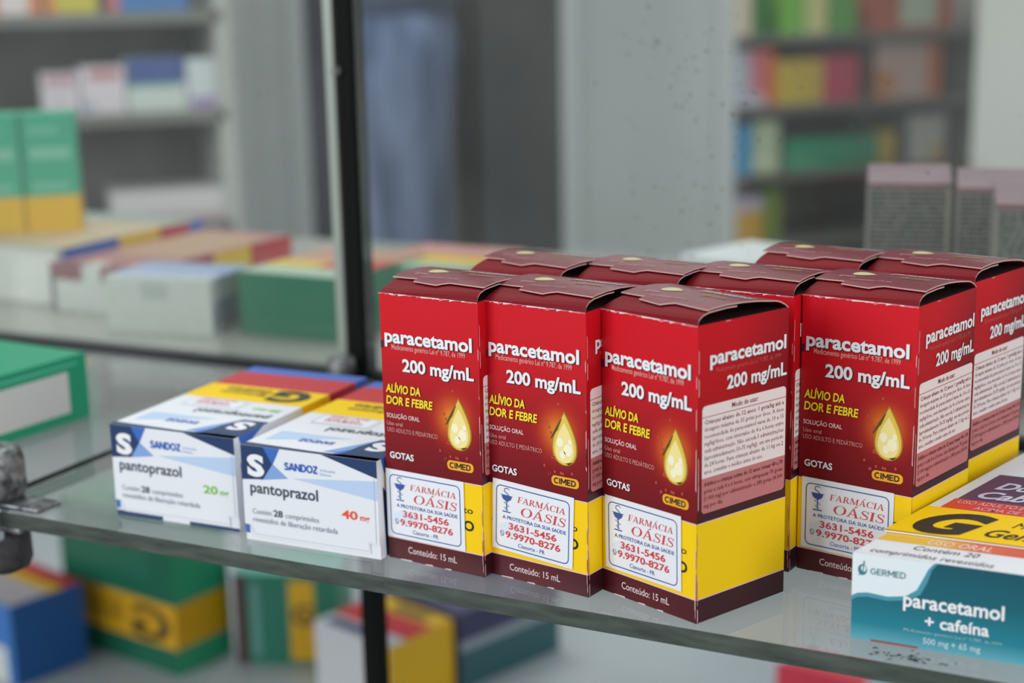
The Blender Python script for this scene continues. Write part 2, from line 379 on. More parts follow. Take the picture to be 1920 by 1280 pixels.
def print_back(F, w):
    F.rrect(1.4 * mm, 29 * mm, w - 1.4 * mm, 76.5 * mm, 1 * mm, (150, 148, 142), 1)
    rnd = random.Random(5)
    for i in range(23):
        x = 2.2 * mm
        while x < w - 3 * mm:
            q = rnd.uniform(1.2, 4.2) * mm; e = min(x + q, w - 2.2 * mm)
            F.rect(x, (74.2 - i * 1.95) * mm, e, (75.4 - i * 1.95) * mm, (66, 60, 60) if rnd.random() < .8 else (44, 36, 40), 2)
            x = e + .5 * mm

PL = [(0, 0), (.05, .9), (.12, 1.7), (.22, 2.4), (.4, 3.0), (.6, 3.0), (.8, 2.2), (.93, 1.1), (1, 0)]
PRR = [(0, 0), (.012, 1.5), (.05, 2.5), (.12, 3.1), (.3, 3.4), (.5, 3.2), (.66, 2.7), (.85, 1.8), (.95, .9), (1, 0)]
def interp(P, t):
    for (a, p), (b, q) in zip(P, P[1:]):
        if t <= b: return p + (q - p) * (t - a) / (b - a)
    return 0
def prof(t, x=.5):
    x = min(1, max(0, x)); return (interp(PL, t) * (1 - x) + interp(PRR, t) * x) * mm
def make_carton(skew=0.0):
    w, d, h = CW, CD, CH
    root = empty('medicine_carton')
    M = Mesh()
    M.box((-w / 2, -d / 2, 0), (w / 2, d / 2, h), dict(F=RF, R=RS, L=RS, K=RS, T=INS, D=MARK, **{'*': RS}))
    fs = faces(M, w, d, h)
    # bands that wrap round the carton
    for k in 'FRKL':
        F = fs[k]
        F.rect(0, 0, w, 6.5 * mm, MAR if k == 'F' else MARK, 1)
        F.rect(0, 6.5 * mm, w, 27.4 * mm, YEL, 1)
        F.rect(0, 6.4 * mm, w, 6.7 * mm, LINE, 2); F.rect(0, 27.25 * mm, w, 27.5 * mm, LINE, 2)
        if k != 'F': F.rect(0, 27.5 * mm, w, 29.6 * mm, MARK, 1)
    F = fs['F']; q = w / 34.0
    F.text('paracetamol', 1.5 * q, 31.8 * q, 65.7 * mm, 3.9 * mm, PW, .03, 4, shadow=(DK, .00022, -.00022))
    F.text('Medicamento genérico Lei nº 9.787, de 1999', 3.9 * q, 29.4 * q, 63.7 * mm, 1.5 * mm, (240, 168, 160), .004, 3, res=2)
    F.text('200 mg/mL', 7.5 * q, 32.2 * q, 57.6 * mm, 3.6 * mm, PW, .03, 4, shadow=(DK, .00022, -.00022))
    YT = (252, 228, 30)
    F.text('ALÍVIO DA', 1.3 * q, 13.6 * q, 50.9 * mm, 2.4 * mm, YT, .025, 5, shear=.12, shadow=((120, 20, 10), .00012, -.00012))
    F.text('DOR E FEBRE', 1.3 * q, 17.8 * q, 47.4 * mm, 2.4 * mm, YT, .025, 5, shear=.12, shadow=((120, 20, 10), .00012, -.00012))
    F.text('SOLUÇÃO ORAL', 1.2 * q, 13.0 * q, 43.3 * mm, 1.25 * mm, (238, 200, 200), .018, 4)
    F.text('Uso oral', 1.2 * q, 6.8 * q, 41.0 * mm, 1.15 * mm, (226, 160, 156), 0, 4, res=2)
    F.text('USO ADULTO E PEDIÁTRICO', 1.2 * q, 19.2 * q, 39.0 * mm, 1.25 * mm, (222, 150, 146), 0, 4, res=2)
    F.text('GOTAS', 1.8 * q, 10.4 * q, 31.1 * mm, 1.9 * mm, PW, .025, 4, shadow=(DK, .00012, -.00012))
    drop_logo(F, 26.7 * q, 36.6 * mm, 52 * mm, 11.5 * q, 2)
    F.rrect(22.2 * q, 30.6 * mm, 31.3 * q, 33.4 * mm, 1.2 * mm, (244, 172, 20), 3)
    block(F, 'CIMED', 23.0 * q, 30.4 * q, 31.15 * mm, 1.7 * mm, (36, 26, 26), .22, 4)
    rnd = random.Random(3)
    for i in range(16):
        a = rnd.uniform(100, 290); rr = rnd.uniform(6.0, 12) * mm
        x = 26.7 * q + rr * math.cos(R(a)) * .8; z = 43 * mm + rr * math.sin(R(a))
        if 19.5 * q < x < 33 * q and 31 * mm < z < 55.5 * mm: F.disc(x, z, .35 * mm, .45 * mm, (190, 70, 54), 2, 8)
    F.text('Medicamento', 10 * q, 30.6 * q, 18.4 * mm, 1.9 * mm, (44, 36, 20), .01, 2)
    F.text('GENÉRICO', 9 * q, 30.9 * q, 13.2 * mm, 3.0 * mm, (30, 26, 20), .03, 2)
    F.text('G', 1.2 * q, 8.2 * q, 13.2 * mm, 7.5 * mm, (30, 26, 20), .04, 2)
    F.text('Conteúdo: 15 mL', 7.2 * q, 24.6 * q, 2.5 * mm, 1.95 * mm, (232, 214, 216), .005, 3)
    F.rect(-.0 * mm, 63.8 * mm, .9 * mm, 66 * mm, (44, 24, 56), 3)
    print_side(fs['R'], w); print_back(fs['K'], w)
    Lf = fs['L']; Lf.rrect(1.4 * mm, 30 * mm, w - 1.4 * mm, 58 * mm, 1 * mm, PINKW, 1)
    for i in range(12): Lf.rect(2.4 * mm, (55 - i * 2) * mm, w - 2.6 * mm, (56 - i * 2) * mm, (150, 80, 84), 2)
    # worn white fibres along the folds
    rnd = random.Random(11)
    def wear(P, n, seg, wd, lay=6):
        for _ in range(n):
            a = rnd.random(); b = a + seg * rnd.uniform(.4, 1)
            if b > 1: continue
            P(a, b, wd * rnd.uniform(.5, 1.1), lay)
    for xx, F2 in ((w, fs['F']), (0, fs['R'])):
        sg = -1 if xx else 1
        wear(lambda a, b, t, l: F2.poly([(xx, a * h), (xx + sg * t, a * h + .0006), (xx + sg * t, b * h - .0006), (xx, b * h)], (232, 176, 180), l), 12, .10, .00028)
    x = 0
    while x < w:
        e = min(w, x + rnd.uniform(1, 3.4) * mm); t0 = rnd.uniform(.2, .8) * mm
        F.poly([(x, h - t0), (e, h - rnd.uniform(.1, .5) * mm), (e, h), (x, h)], (226, 120, 132) if rnd.random() < .75 else (242, 210, 212), 6); x = e
    x = 0
    while x < w - 2 * mm:
        e = x + rnd.uniform(1.5, 4) * mm
        if rnd.random() < .45: fs['R'].rect(x, h - .25 * mm, min(e, w), h, (226, 150, 156), 6)
        x = e
    for a, b in ((4, 8.5), (13, 16), (20, 22.5)): F.poly([(a * mm, 0), (b * mm, 0), (b * mm - .3 * mm, .35 * mm), (a * mm + .4 * mm, .2 * mm)], (226, 205, 205), 3)
    body = M.build('body', root, skew=skew)
    # flaps, card thickness 0.35 mm
    th = .35 * mm
    def flap(tf0, tf1, cols, lift, m, name, prints=None, n=18):
        G = Mesh(); top = []; bot = []
        for xf, a, b in zip(cols, tf0, tf1):
            r1 = []; r2 = []
            for i in range(n + 1):
                u = i / n; u = u ** 1.6 if name == 'tuck_flap' else u
                t = a + (b - a) * u; z = h + prof(t, xf) + lift(t)
                X = -w / 2 + xf * w; Y = -d / 2 + t * d
                r1.append((X, Y, z)); r2.append((X, Y, z - th))
            top.append(r1); bot.append(r2)
        G.grid(top, m); G.grid([list(reversed(r)) for r in bot], m)
        for r1, r2 in ((top[0], bot[0]), (bot[-1], top[-1])): G.grid([r1, r2], EDGE)
        G.grid([[r[0] for r in bot], [r[0] for r in top]], EDGE); G.grid([[r[-1] for r in top], [r[-1] for r in bot]], EDGE)
        if prints: prints(G)
        return G.build(name, root, skew=skew)
    flap([0] * 5, [.42] * 5, [.005, .25, .5, .75, .995], lambda t: -.05 * mm if t > .01 else 0, FLAPM, 'tuck_flap')
    cols = [-.025, .12, .249, .251, .4, .52, .57, .62, .8, 1]
    fr = [.235, .225, .22, .155, .12, .10, .135, .165, .13, .10]
    def lift(t): return (.75 * mm) if t < .9 else .75 * mm * (1 - t) / .1
    def lid_prints(G):
        def fn(x, y, l): t = y / d; return (-w / 2 + x, -d / 2 + y, h + prof(t, x / w) + lift(t) + .00006 * l)
        L = Face(G, (0, 0, 0), (1, 0, 0), (0, 1, 0), fn=fn)
        drop_logo(L, 9.5 * mm, 13.5 * mm, 20.5 * mm, 9 * mm, 1, rot=True)
        L.text('paracetamol', 15.5 * mm, 32 * mm, 20.6 * mm, 3.2 * mm, (206, 196, 202), .02, 3)
        L.text('200 mg/mL', 20 * mm, 29 * mm, 15.0 * mm, 2.4 * mm, (160, 124, 66), .02, 3)
        L.text('gotas', 4.5 * mm, 9 * mm, 11.5 * mm, 1.5 * mm, (196, 160, 166), .0, 3, res=2)
        L.text('Conteúdo: 15 mL', 9.2 * mm, 21.5 * mm, 8.4 * mm, 1.6 * mm, (186, 140, 146), 0, 3, res=2)
    flap(fr, [1] * 10, cols, lift, LIDM, 'lid', lid_prints)
    return root

STK = dict(w=27.6 * mm, h=20.8 * mm)
def make_sticker(root, x0=0.0, z0=6.9 * mm, rot=0.0, sy=1.0):
    """white pharmacy price sticker glued on the front panel"""
    M = Mesh(); w, h = STK['w'], STK['h'] * sy; ca, sa = math.cos(R(rot)), math.sin(R(rot))
    def fn(x, y, l):
        X = x0 + x * ca - y * sa; Z = z0 + x * sa + y * ca
        # the sheet lifts a hair at its right edge
        return (-CW / 2 + X, -CD / 2 - .00030 - .00004 * l - .0004 * max(0, x / w - .75), Z)
    F = Face(M, (0, 0, 0), (1, 0, 0), (0, 0, 1), fn=fn)
    SW = mat((236, 238, 244), .5, name='sticker_paper'); BL = (52, 84, 160); RD = (214, 62, 66)
    A = [(0, 0), (w * .4, 0), (w * .75, 0), (w, 0), (w, h), (w * .75, h), (w * .4, h), (0, h)]
    V = [fn(x, y, 0) for x, y in A] + [(p[0], p[1] + .00012, p[2]) for p in [fn(x, y, 0) for x, y in A]]
    M.add(V, [(0, 1, 6, 7), (1, 2, 5, 6), (2, 3, 4, 5), (15, 14, 9, 8), (14, 13, 10, 9), (13, 12, 11, 10)] + [(i, 8 + i, 8 + (i + 1) % 8, (i + 1) % 8) for i in range(8)], SW)
    F.border(.045 * w, .045 * h, .955 * w, .93 * h, .06 * w, .3 * mm, BL, 1)
    F.disc(.25 * w, .32 * h, .16 * w, .1 * h, (222, 230, 244), 1)
    serif_text(F, 'FARMÁCIA', .31 * w, .915 * w, .735 * h, .085 * h, RD, 2)
    serif_text(F, 'OÁSIS', .35 * w, .925 * w, .555 * h, .125 * h, RD, 2)
    F.text('A PROTETORA DA SUA SAÚDE', .13 * w, .915 * w, .458 * h, .05 * h, BL, .012, 2, res=2)
    F.text('3631-5456', .21 * w, .80 * w, .325 * h, .092 * h, RD, .022, 2)
    F.text('9.9970-8276', .17 * w, .85 * w, .195 * h, .092 * h, RD, .022, 2)
    F.text('Cianorte - PR', .33 * w, .66 * w, .095 * h, .058 * h, BL, 0, 2, res=2)
    # speech bubble with handset
    F.stroke([(.125 * w + .022 * w * math.cos(t), .24 * h + .029 * w * math.sin(t)) for t in [R(-150 + 15 * i) for i in range(23)]], .16 * mm, BL, 2)
    F.stroke([(.112 * w, .255 * h), (.118 * w, .235 * h), (.136 * w, .222 * h)], .22 * mm, BL, 2)
    # bowl of Hygieia
    cx = .18 * w
    F.poly([(cx - .085 * w, .80 * h)] + [(cx + .062 * w * math.cos(R(a)), .79 * h + .075 * h * math.sin(R(a))) for a in range(180, 361, 20)] + [(cx + .085 * w, .80 * h)], BL, 3)
    F.stroke([(cx, .76 * h), (cx, .58 * h)], .3 * mm, BL, 2); F.stroke([(cx - .05 * w, .562 * h), (cx + .05 * w, .562 * h)], .35 * mm, BL, 2)
    P = [(cx + .035 * w, .875 * h), (cx + .01 * w, .90 * h), (cx - .028 * w, .885 * h), (cx - .03 * w, .85 * h), (cx + .01 * w, .82 * h), (cx + .035 * w, .785 * h)]
    F.stroke(P, [.1 * mm, .3 * mm, .3 * mm, .3 * mm, .3 * mm, .25 * mm], (90, 110, 160), 2)
    P = [(cx + .02 * w, .72 * h), (cx - .035 * w, .69 * h), (cx + .035 * w, .65 * h), (cx - .03 * w, .615 * h), (cx + .02 * w, .585 * h)]
    F.stroke(P, .22 * mm, BL, 4)
    return M.build('sticker', root)

proto = make_carton(); skewed = make_carton(.07)
GR = 'red paracetamol drops cartons on the glass shelf'
spots = [  # x, y, rot z, sheared?, sticker, label
    (.1538, .0291, -6.3, 0, dict(x0=.05 * mm, z0=6.8 * mm, rot=0), 'red drops carton, leftmost of the front row, touching the 40 mg tablet box'),
    (.1881, .0281, -9.9, 0, dict(x0=1.2 * mm, z0=8.3 * mm, rot=-2.2, sy=1.0), 'red drops carton, second in the front row, sticker overlapping the yellow logo badge'),
    (.2263, .0247, -21.2, 1, dict(x0=0.1 * mm, z0=7.4 * mm, rot=.6), 'red paracetamol drops carton closest to the glass edge, turned to show front and side'),
    (.2688, .0657, -11.4, 1, dict(x0=.05 * mm, z0=7.0 * mm, rot=0), 'red paracetamol drops carton behind the teal box, sticker partly covered by it'),
    (.1638, .0660, -10.8, 0, None, 'red paracetamol drops carton, leftmost of the second row with only its lid showing'),
    (.1990, .0668, -9.0, 0, None, 'red paracetamol drops carton in the second row, middle lid between two neighbouring lids'),
    (.2322, .0675, -8.1, 0, None, 'red drops carton directly behind the one turned nearest the glass edge'),
    (.2408, .1055, -9.0, 0, None, 'red paracetamol drops carton at the back, lid peeking out behind two lids'),
    (.2768, .1052, -12.9, 1, None, 'red drops carton at far right of the back row, cut by the picture edge'),
]
for i, (x, y, rz, sk, st, lab) in enumerate(spots):
    base = skewed if sk else proto
    if i == 0: o = proto
    elif i == 2: o = skewed
    else:
        o = base.copy(); C.objects.link(o)
        for ch in [q for q in bpy.data.objects if q.parent == base and q.name.split('.')[0] != 'sticker']:
            c = ch.copy(); C.objects.link(c); c.parent = o
    o.location = (x, y, 0); o.rotation_euler = (0, 0, R(rz)); tag(o, lab, 'medicine box', GR)
    if st: make_sticker(o, **st)

# ------------------------------------------------------------------ pantoprazole boxes
def make_panto(mg, mgcol, label, loc, rz):
    w, d, h = .0476, .0815, .0304
    root = empty('tablet_box', loc, rz, label, 'medicine box', 'white and blue tablet boxes lying on the glass shelf')
    Wt = mat(WHITE, .42); BLU = (48, 104, 190); LB = (128, 164, 220); PB = (186, 208, 238); NV = mat(NAVY, .4)
    M = Mesh(); M.box((-w / 2, -d / 2 + .0004, 0), (w / 2, d / 2, h), Wt); fs = faces(M, w, d, h)
    # top: writing faces the far side
    T = fs['T']; U = fs['U']
    T.rect(0, .478 * d, w, .69 * d, YEL, 1); T.rect(0, .69 * d, w, .905 * d, (196, 40, 48), 1); T.rect(0, .905 * d, w, d, (70, 104, 190), 1)
    T.poly([(0, .0), (w, 0), (w, .035 * d), (.55 * w, .02 * d), (.0, .035 * d)], NV, 2)
    T.poly([(.62 * w, .0), (w, .0), (w, .12 * d)], NV, 2)
    T.poly([(.58 * w, .035 * d), (.80 * w, .24 * d), (w, .24 * d), (w, .03 * d)], LB, 1); T.poly([(.66 * w, .03 * d), (.77 * w, .13 * d), (.86 * w, .03 * d)], BLU, 2)
    T.poly([(.72 * w, .03 * d), (w, .03 * d), (w, .235 * d), (.80 * w, .235 * d), (.74 * w, .13 * d)], NV, 3)
    T.poly([(.08 * w, .09 * d), (.62 * w, .21 * d), (.08 * w, .21 * d)], PB, 1)
    def up(txt, x0, x1, y, cap, m, b=0.0, l=4): U.text(txt, (1 - x1) * w, (1 - x0) * w, (1 - y) * d, cap, m, b, l)
    up('S', .80, .95, .20, .105 * d, PW, .05, 5); up('SANDOZ', .30, .56, .145, 2.6 * mm, BLU, .03); up('pantoprazol', .34, .93, .315, 4.2 * mm, (40, 62, 86), .01)
    up(str(mg) + ' mg', .70, .93, .40, 2.6 * mm, mgcol, .02)
    up('G', .62, .93, .665, 12.5 * mm, (50, 44, 20), .05); up('Medicamento', .20, .58, .59, 2.6 * mm, (90, 80, 20), .01); up('Genérico', .20, .58, .65, 4 * mm, (90, 80, 20), .02)
    T.rrect(.12 * w, .345 * d, .60 * w, .475 * d, .8 * mm, (238, 240, 246), 2); T.border(.14 * w, .352 * d, .58 * w, .465 * d, .8 * mm, .25 * mm, (110, 130, 190), 3)
    up('FARMÁCIA', .20, .50, .40, 1.6 * mm, (224, 120, 130), .01); up('OÁSIS', .20, .46, .43, 2 * mm, (224, 120, 130), .01); up('3631-5456', .2, .5, .46, 1.5 * mm, (224, 120, 130), .01)
    Rf = fs['R']; Rf.poly([(.045 * d, 0), (.26 * d, 0), (.035 * d, .72 * h)], NV, 1); Rf.poly([(0.03 * d, h), (.2 * d, h), (.05 * d, .84 * h)], BLU, 1)
    Rf.rect(.48 * d, 0, .69 * d, h, YEL, 1); Rf.rect(.69 * d, 0, .905 * d, h, (196, 40, 48), 1); Rf.rect(.905 * d, 0, d, h, (60, 100, 190), 1)
    Lf = fs['L']; Lf.rect(.095 * d, 0, .31 * d, h, (196, 40, 48), 1); Lf.rect(.31 * d, 0, .52 * d, h, YEL, 1); Lf.rect(0, 0, .095 * d, h, (60, 100, 190), 1)
    Fb = Face(M, (-w / 2, -d / 2 + .0004, 0), (1, 0, 0), (0, 0, 1))
    if mg == 20: Fb.rect(0, 0, .38 * w, .05 * h, NV, 1); Fb.rect(.6 * w, 0, w, .035 * h, NV, 1)
    Fb.rect(0, .07 * h, .03 * w, .16 * h, BLU, 1)
    M.build('body', root, bevel=0)
    # tuck-in end panel, a separate sheet with cut-outs at its lower corners
    E_ = Mesh(); y0 = -d / 2 - .00005
    out = [(.035, .035), (.055, .035), (.0, .16), (.0, 1.0), (1, 1.0), (1, .14), (.975, .14), (.975, .03)]
    out = [(.0, .17), (.035, .165), (.075, .05), (.93, .05), (.93, .15), (1, .15), (1, 1.0), (.0, 1.0)]
    n = len(out); V = [(-w / 2 + a * w, y0, b * h) for a, b in out] + [(-w / 2 + a * w, y0 + .0004, b * h) for a, b in out]
    E_.add(V, [tuple(range(n)), tuple(reversed(range(n, 2 * n)))] + [(i, n + i, n + (i + 1) % n, (i + 1) % n) for i in range(n)], Wt)
    F = Face(E_, (-w / 2, y0, 0), (1, 0, 0), (0, 0, 1))
    def P(x, v): return (x * w, (1 - v) * h)
    def pg(m, l, *p): F.poly([P(*q) for q in reversed(p)], m, l)
    pg(NV, 2, (0, 0), (.17, 0), (.235, .17), (.16, .335), (0, .36)); pg(BLU, 1, (.13, 0), (.295, 0), (.235, .18)); pg(LB, 1, (.235, .16), (.35, .295), (.14, .345))
    pg(NV, 1, (.60, 0), (1, 0), (1, .175)); pg(PB, 1, (.38, .285), (1, .20), (1, .40))
    F.text('S', .045 * w, .175 * w, (1 - .30) * h, .215 * h, PW, .05, 4)
    block(F, 'SANDOZ', .325 * w, .575 * w, (1 - .205) * h, .078 * h, (36, 96, 190), .24, 2)
    F.text('A Novartis', .59 * w, .70 * w, (1 - .175) * h, .028 * h, (140, 170, 220), 0, 2, res=1); F.text('Division', .59 * w, .67 * w, (1 - .215) * h, .028 * h, (140, 170, 220), 0, 2, res=1)
    F.text('pantoprazol', .057 * w, .567 * w, (1 - .485) * h, .115 * h, (34, 58, 82), .018, 2)
    F.text('Contém', .065 * w, .21 * w, (1 - .71) * h, .056 * h, (120, 134, 150), 0, 2, res=2); F.text('28', .225 * w, .295 * w, (1 - .71) * h, .068 * h, (40, 62, 86), .025, 2); F.text('comprimidos', .315 * w, .565 * w, (1 - .71) * h, .056 * h, (120, 134, 150), 0, 2, res=2)
    F.text('revestidos de liberação retardada', .065 * w, .70 * w, (1 - .795) * h, .056 * h, (110, 126, 144), 0, 2, res=2)
    F.text(str(mg), .735 * w, .85 * w, (1 - .62) * h, .085 * h, mgcol, .025, 2); F.text('mg', .868 * w, .935 * w, (1 - .62) * h, .062 * h, mgcol, .02, 2)
    F.stroke([(.008 * w, .17 * h), (.04 * w, .165 * h), (.08 * w, .075 * h), (.925 * w, .075 * h), (.925 * w, .165 * h), (.978 * w, .165 * h), (.978 * w, .82 * h)], .16 * mm, (186, 190, 202), 2)  # grey line paints the faint shadow along the panel outline
    E_.build('end_flap', root)
    return root
make_panto(20, (120, 196, 50), 'white and blue tablet box marked 20 mg in green, leftmost on the shelf', (.0565, .0538, 0), 1.3)
make_panto(40, (238, 82, 40), 'white and blue tablet box marked 40 mg in orange, beside the red cartons', (.1098, .0508, 0), 0.9)

# ------------------------------------------------------------------ paracetamol + caffeine box
def make_teal():
    w, d, h, sk = .100, .125, .0232, .29
    x0, y0 = .2732, .0113
    root = empty('tablet_box', (x0 + w / 2 + sk * d / 2, y0 + d / 2, 0), 0.5, 'teal and white paracetamol and caffeine tablet box lying at the right of the shelf', 'medicine box')
    TE = zgrad('teal_print', 0, h, [(0, (96, 168, 184)), (.2, (30, 128, 146)), (.6, (8, 96, 112)), (1, (8, 82, 98))], .4)
    Wt = mat((228, 232, 236), .42)
    M = Mesh(); M.box((-w / 2, -d / 2, 0), (w / 2, d / 2, h), dict(F=TE, **{'*': Wt})); fs = faces(M, w, d, h); F = fs['F']
    def P(x, v): return (x * mm, (1 - v) * h)
    # swoosh: white corner with a pale halo
    def sw(dx, dy): return [P(0, 0), P(0, .50 + dy), P(1.5, .46 + dy), P(4, .44 + dy), P(9, .455 + dy), P(13.5, .42 + dy), P(16.2 + dx, .33 + dy), P(17.8 + dx, .18 + dy), P(18.8 + dx, .08), P(20 + dx, 0.015), P(20.6 + dx, 0)]
    F.poly(sw(.9, .05), (70, 150, 168), 1); F.poly(sw(0, 0), (226, 236, 240), 2)
    TL = (58, 124, 138)
    F.disc(2.6 * mm, (1 - .185) * h, 1.15 * mm, 1.45 * mm, TL, 3); F.disc(2.9 * mm, (1 - .17) * h, .65 * mm, .85 * mm, (226, 236, 240), 4); F.stroke([(1.8 * mm, (1 - .25) * h), (2.8 * mm, (1 - .19) * h), (3.0 * mm, (1 - .08) * h)], .28 * mm, TL, 5)
    block(F, 'GERMED', 4.5 * mm, 13.5 * mm, (1 - .225) * h, 1.7 * mm, TL, .17, 3)
    F.text('paracetamol', 13 * mm, 37.4 * mm, (1 - .53) * h, 3.7 * mm, PW, .022, 3); F.text('+ cafeína', 18.5 * mm, 34.0 * mm, (1 - .735) * h, 3.1 * mm, PW, .022, 3)
    F.text('Medicamento genérico Lei nº 9.787, de 1999', 13.4 * mm, 37.2 * mm, (1 - .815) * h, .8 * mm, (170, 208, 216), 0, 3, res=1)
    F.text('500 mg + 65 mg', 18.2 * mm, 32.2 * mm, (1 - .93) * h, 1.6 * mm, (180, 214, 222), .02, 3, res=2)
    F.rect(5.2 * mm, 0, 17 * mm, .022 * h, (150, 70, 70), 2)
    T = fs['T']
    T.rect(0, 11.5 * mm, w, 19 * mm, zgrad('orange_to_red', -w / 2, -w / 2 + .03, [(0, (236, 190, 60)), (.35, (226, 110, 60)), (1, (206, 50, 54))], .4, 0), 1)
    T.text('Contém 20', 11 * mm, 27 * mm, 7.2 * mm, 3.0 * mm, (70, 74, 84), .0, 2, res=2); T.text('comprimidos revestidos', 3 * mm, 33 * mm, 1.8 * mm, 3.0 * mm, (70, 74, 84), 0, 2, res=2)
    T.text('USO ORAL', 12 * mm, 28 * mm, 12.6 * mm, 3.4 * mm, (240, 214, 214), .01, 2, res=2)
    M.build('body', root, skew=sk, bevel=0)
    # loose top panel lying a hair above
    G = Mesh(); zt = h + .0006; a, b = 17.5 * mm, d
    G.box((-w / 2 - .0012, -d / 2 + a, zt - .0004), (w / 2, d / 2, zt), Wt)
    Tp = Face(G, (-w / 2, -d / 2, zt), (1, 0, 0), (0, 1, 0))
    BK = (40, 34, 22)
    Tp.rect(-1.2 * mm, 17.5 * mm, w, 41 * mm, YEL, 1); Tp.rect(-1.2 * mm, 17.5 * mm, w, 18 * mm, (150, 60, 20), 2)
    Tp.text('G', 2.8 * mm, 19.6 * mm, 20.5 * mm, 17.5 * mm, BK, .055, 3, shear=.25, res=6)
    Tp.text('Medicamento', 25 * mm, 47 * mm, 31 * mm, 4.6 * mm, BK, .0, 3, shear=.2); Tp.text('Genérico', 21.5 * mm, 47 * mm, 22 * mm, 6.2 * mm, BK, .015, 3, shear=.2)
    Tp.rect(2 * mm, 41 * mm, w, 50 * mm, zgrad('red_to_magenta', -w / 2, w / 2, [(0, (224, 70, 40)), (.3, (196, 40, 56)), (1, (190, 40, 80))], .4, 0), 1)
    Tp.text('USO ADULTO E PEDIÁTRICO', 4 * mm, 36 * mm, 46 * mm, 2.8 * mm, (236, 176, 180), .01, 3); Tp.text('ACIMA DE 12 ANOS', 10 * mm, 33 * mm, 42 * mm, 2.6 * mm, (236, 176, 180), .01, 3)
    PU = zgrad('purple_print', -w / 2, w / 2, [(0, (96, 60, 96)), (.2, (58, 30, 66)), (1, (50, 26, 60))], .38, 0)
    Tp.rect(2.5 * mm, 50 * mm, w, 76 * mm, PU, 1)
    Tp.text('Dor de', 7 * mm, 28 * mm, 62 * mm, 6.6 * mm, (206, 200, 216), .03, 3, shear=.2); Tp.text('Cabeça', 6 * mm, 30 * mm, 52.5 * mm, 6.6 * mm, (206, 200, 216), .03, 3, shear=.2); Tp.text('Alívio rápido', 13 * mm, 32 * mm, 71.5 * mm, 2.6 * mm, (196, 180, 200), .0, 3)
    Tp.text('EXTRA FORTE', 9 * mm, 36 * mm, 77.5 * mm, 3.2 * mm, (206, 70, 90), .01, 3); Tp.text('paracetamol + cafeína', 8 * mm, 36 * mm, 82.5 * mm, 3.6 * mm, (120, 110, 160), .0, 3)
    Tp.rect(5 * mm, 92 * mm, w, d - 6 * mm, PU, 1); Tp.rect(3 * mm, 90 * mm, w, 91 * mm, (196, 60, 80), 2)
    G.build('top_panel', root, skew=sk)
make_teal()

# ------------------------------------------------------------------ glass shelf, its neighbour, panes in place of the mirror, posts and clips
GL = glass('shelf_glass', (.87, .89, .88, 1), .24, (.52, .53, .525, 1), .08)
GE = noisy('glass_edge', (52, 60, 56), (78, 86, 81), 60, .35, stretch=(1, 1, 6))
def glass_slab(name, x0, x1, y0, y1, t=.0052, flecks=False):
    M = Mesh(); M.box((x0, y0, -t), (x1, y1, 0), dict(T=GL, D=GL, **{'*': GE}))
    if flecks:  # scattered small dark discs near the front edge
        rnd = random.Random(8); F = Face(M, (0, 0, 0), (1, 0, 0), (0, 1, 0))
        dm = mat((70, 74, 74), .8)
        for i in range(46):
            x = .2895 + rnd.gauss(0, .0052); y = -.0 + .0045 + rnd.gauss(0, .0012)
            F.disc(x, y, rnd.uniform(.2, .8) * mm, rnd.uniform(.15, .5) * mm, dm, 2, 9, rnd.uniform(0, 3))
    return M.build(name)
tag(glass_slab('glass_shelf', -.013, .62, -.0005, .192, flecks=True), 'long clear glass shelf holding the red cartons, with a dark green front edge', 'shelf')
tag(glass_slab('glass_shelf', -.60, -.0175, -.0005, .192), 'glass shelf on the left under the green box, ending beside the metal clip', 'shelf')

PG = glass('pane_glass', (.94, .955, .95, 1), .05, (.42, .44, .43, 1), .08)
PE = mat((128, 140, 132), .35)
def pane(x0, x1, z0, z1, lab, dark_foot, specks):
    M = Mesh(); M.box((x0, .197, z0), (x1, .201, z1), dict(F=PG, K=PG, L=mat((30, 34, 32), .5), **{'*': PE}))
    F = Face(M, (x0, .197, 0), (1, 0, 0), (0, 0, 1)); rnd = random.Random(int(x0 * 1000) + 7)
    for cx, cz, sx, sz, n in specks:
        for i in range(n):
            F.disc(cx - x0 + rnd.gauss(0, sx), cz + rnd.gauss(0, sz), rnd.uniform(.15, .6) * mm, rnd.uniform(.15, .6) * mm, mat((84, 84, 78), .8), 2, 7)
    o = empty('mirror_stand_in', (0, 0, 0), 0, lab, 'mirror stand-in')  # clear pane put where a mirror stands; its reflections are built behind it
    M.build('glass_sheet', o)
    return o
# specks sit where the dirt is on the glass
pr = pane(.0165, .62, .0015, .36, 'dusty pane standing in for the mirror behind the red cartons, right of the black post', True,
          [(.148, .143, .003, .0015, 12), (.172, .135, .022, .012, 60), (.165, .09, .02, .025, 70), (.20, .12, .02, .02, 26), (.255, .10, .02, .02, 20), (.06, .09, .03, .03, 16)])
pl = pane(-.60, .0065, .0015, .36, 'dusty pane in place of the mirror left of the black post, behind the green box', True,
          [(-.03, .12, .02, .03, 30), (-.02, .09, .012, .01, 12)])
M = Mesh(); M.box((-.60, .1955, -.003), (.0065, .2022, .003), mat((22, 26, 28), .5)); M.build('bottom_channel', pl)
M = Mesh(); M.box((.0165, .1955, -.003), (.62, .2022, .003), mat((22, 26, 28), .5)); M.build('bottom_channel', pr)
# bright polished edge strip of the left pane
M = Mesh(); M.box((.0025, .1955, .003), (.0066, .2025, .36), mat((150, 158, 150), .3)); M.build('edge_strip', pl)

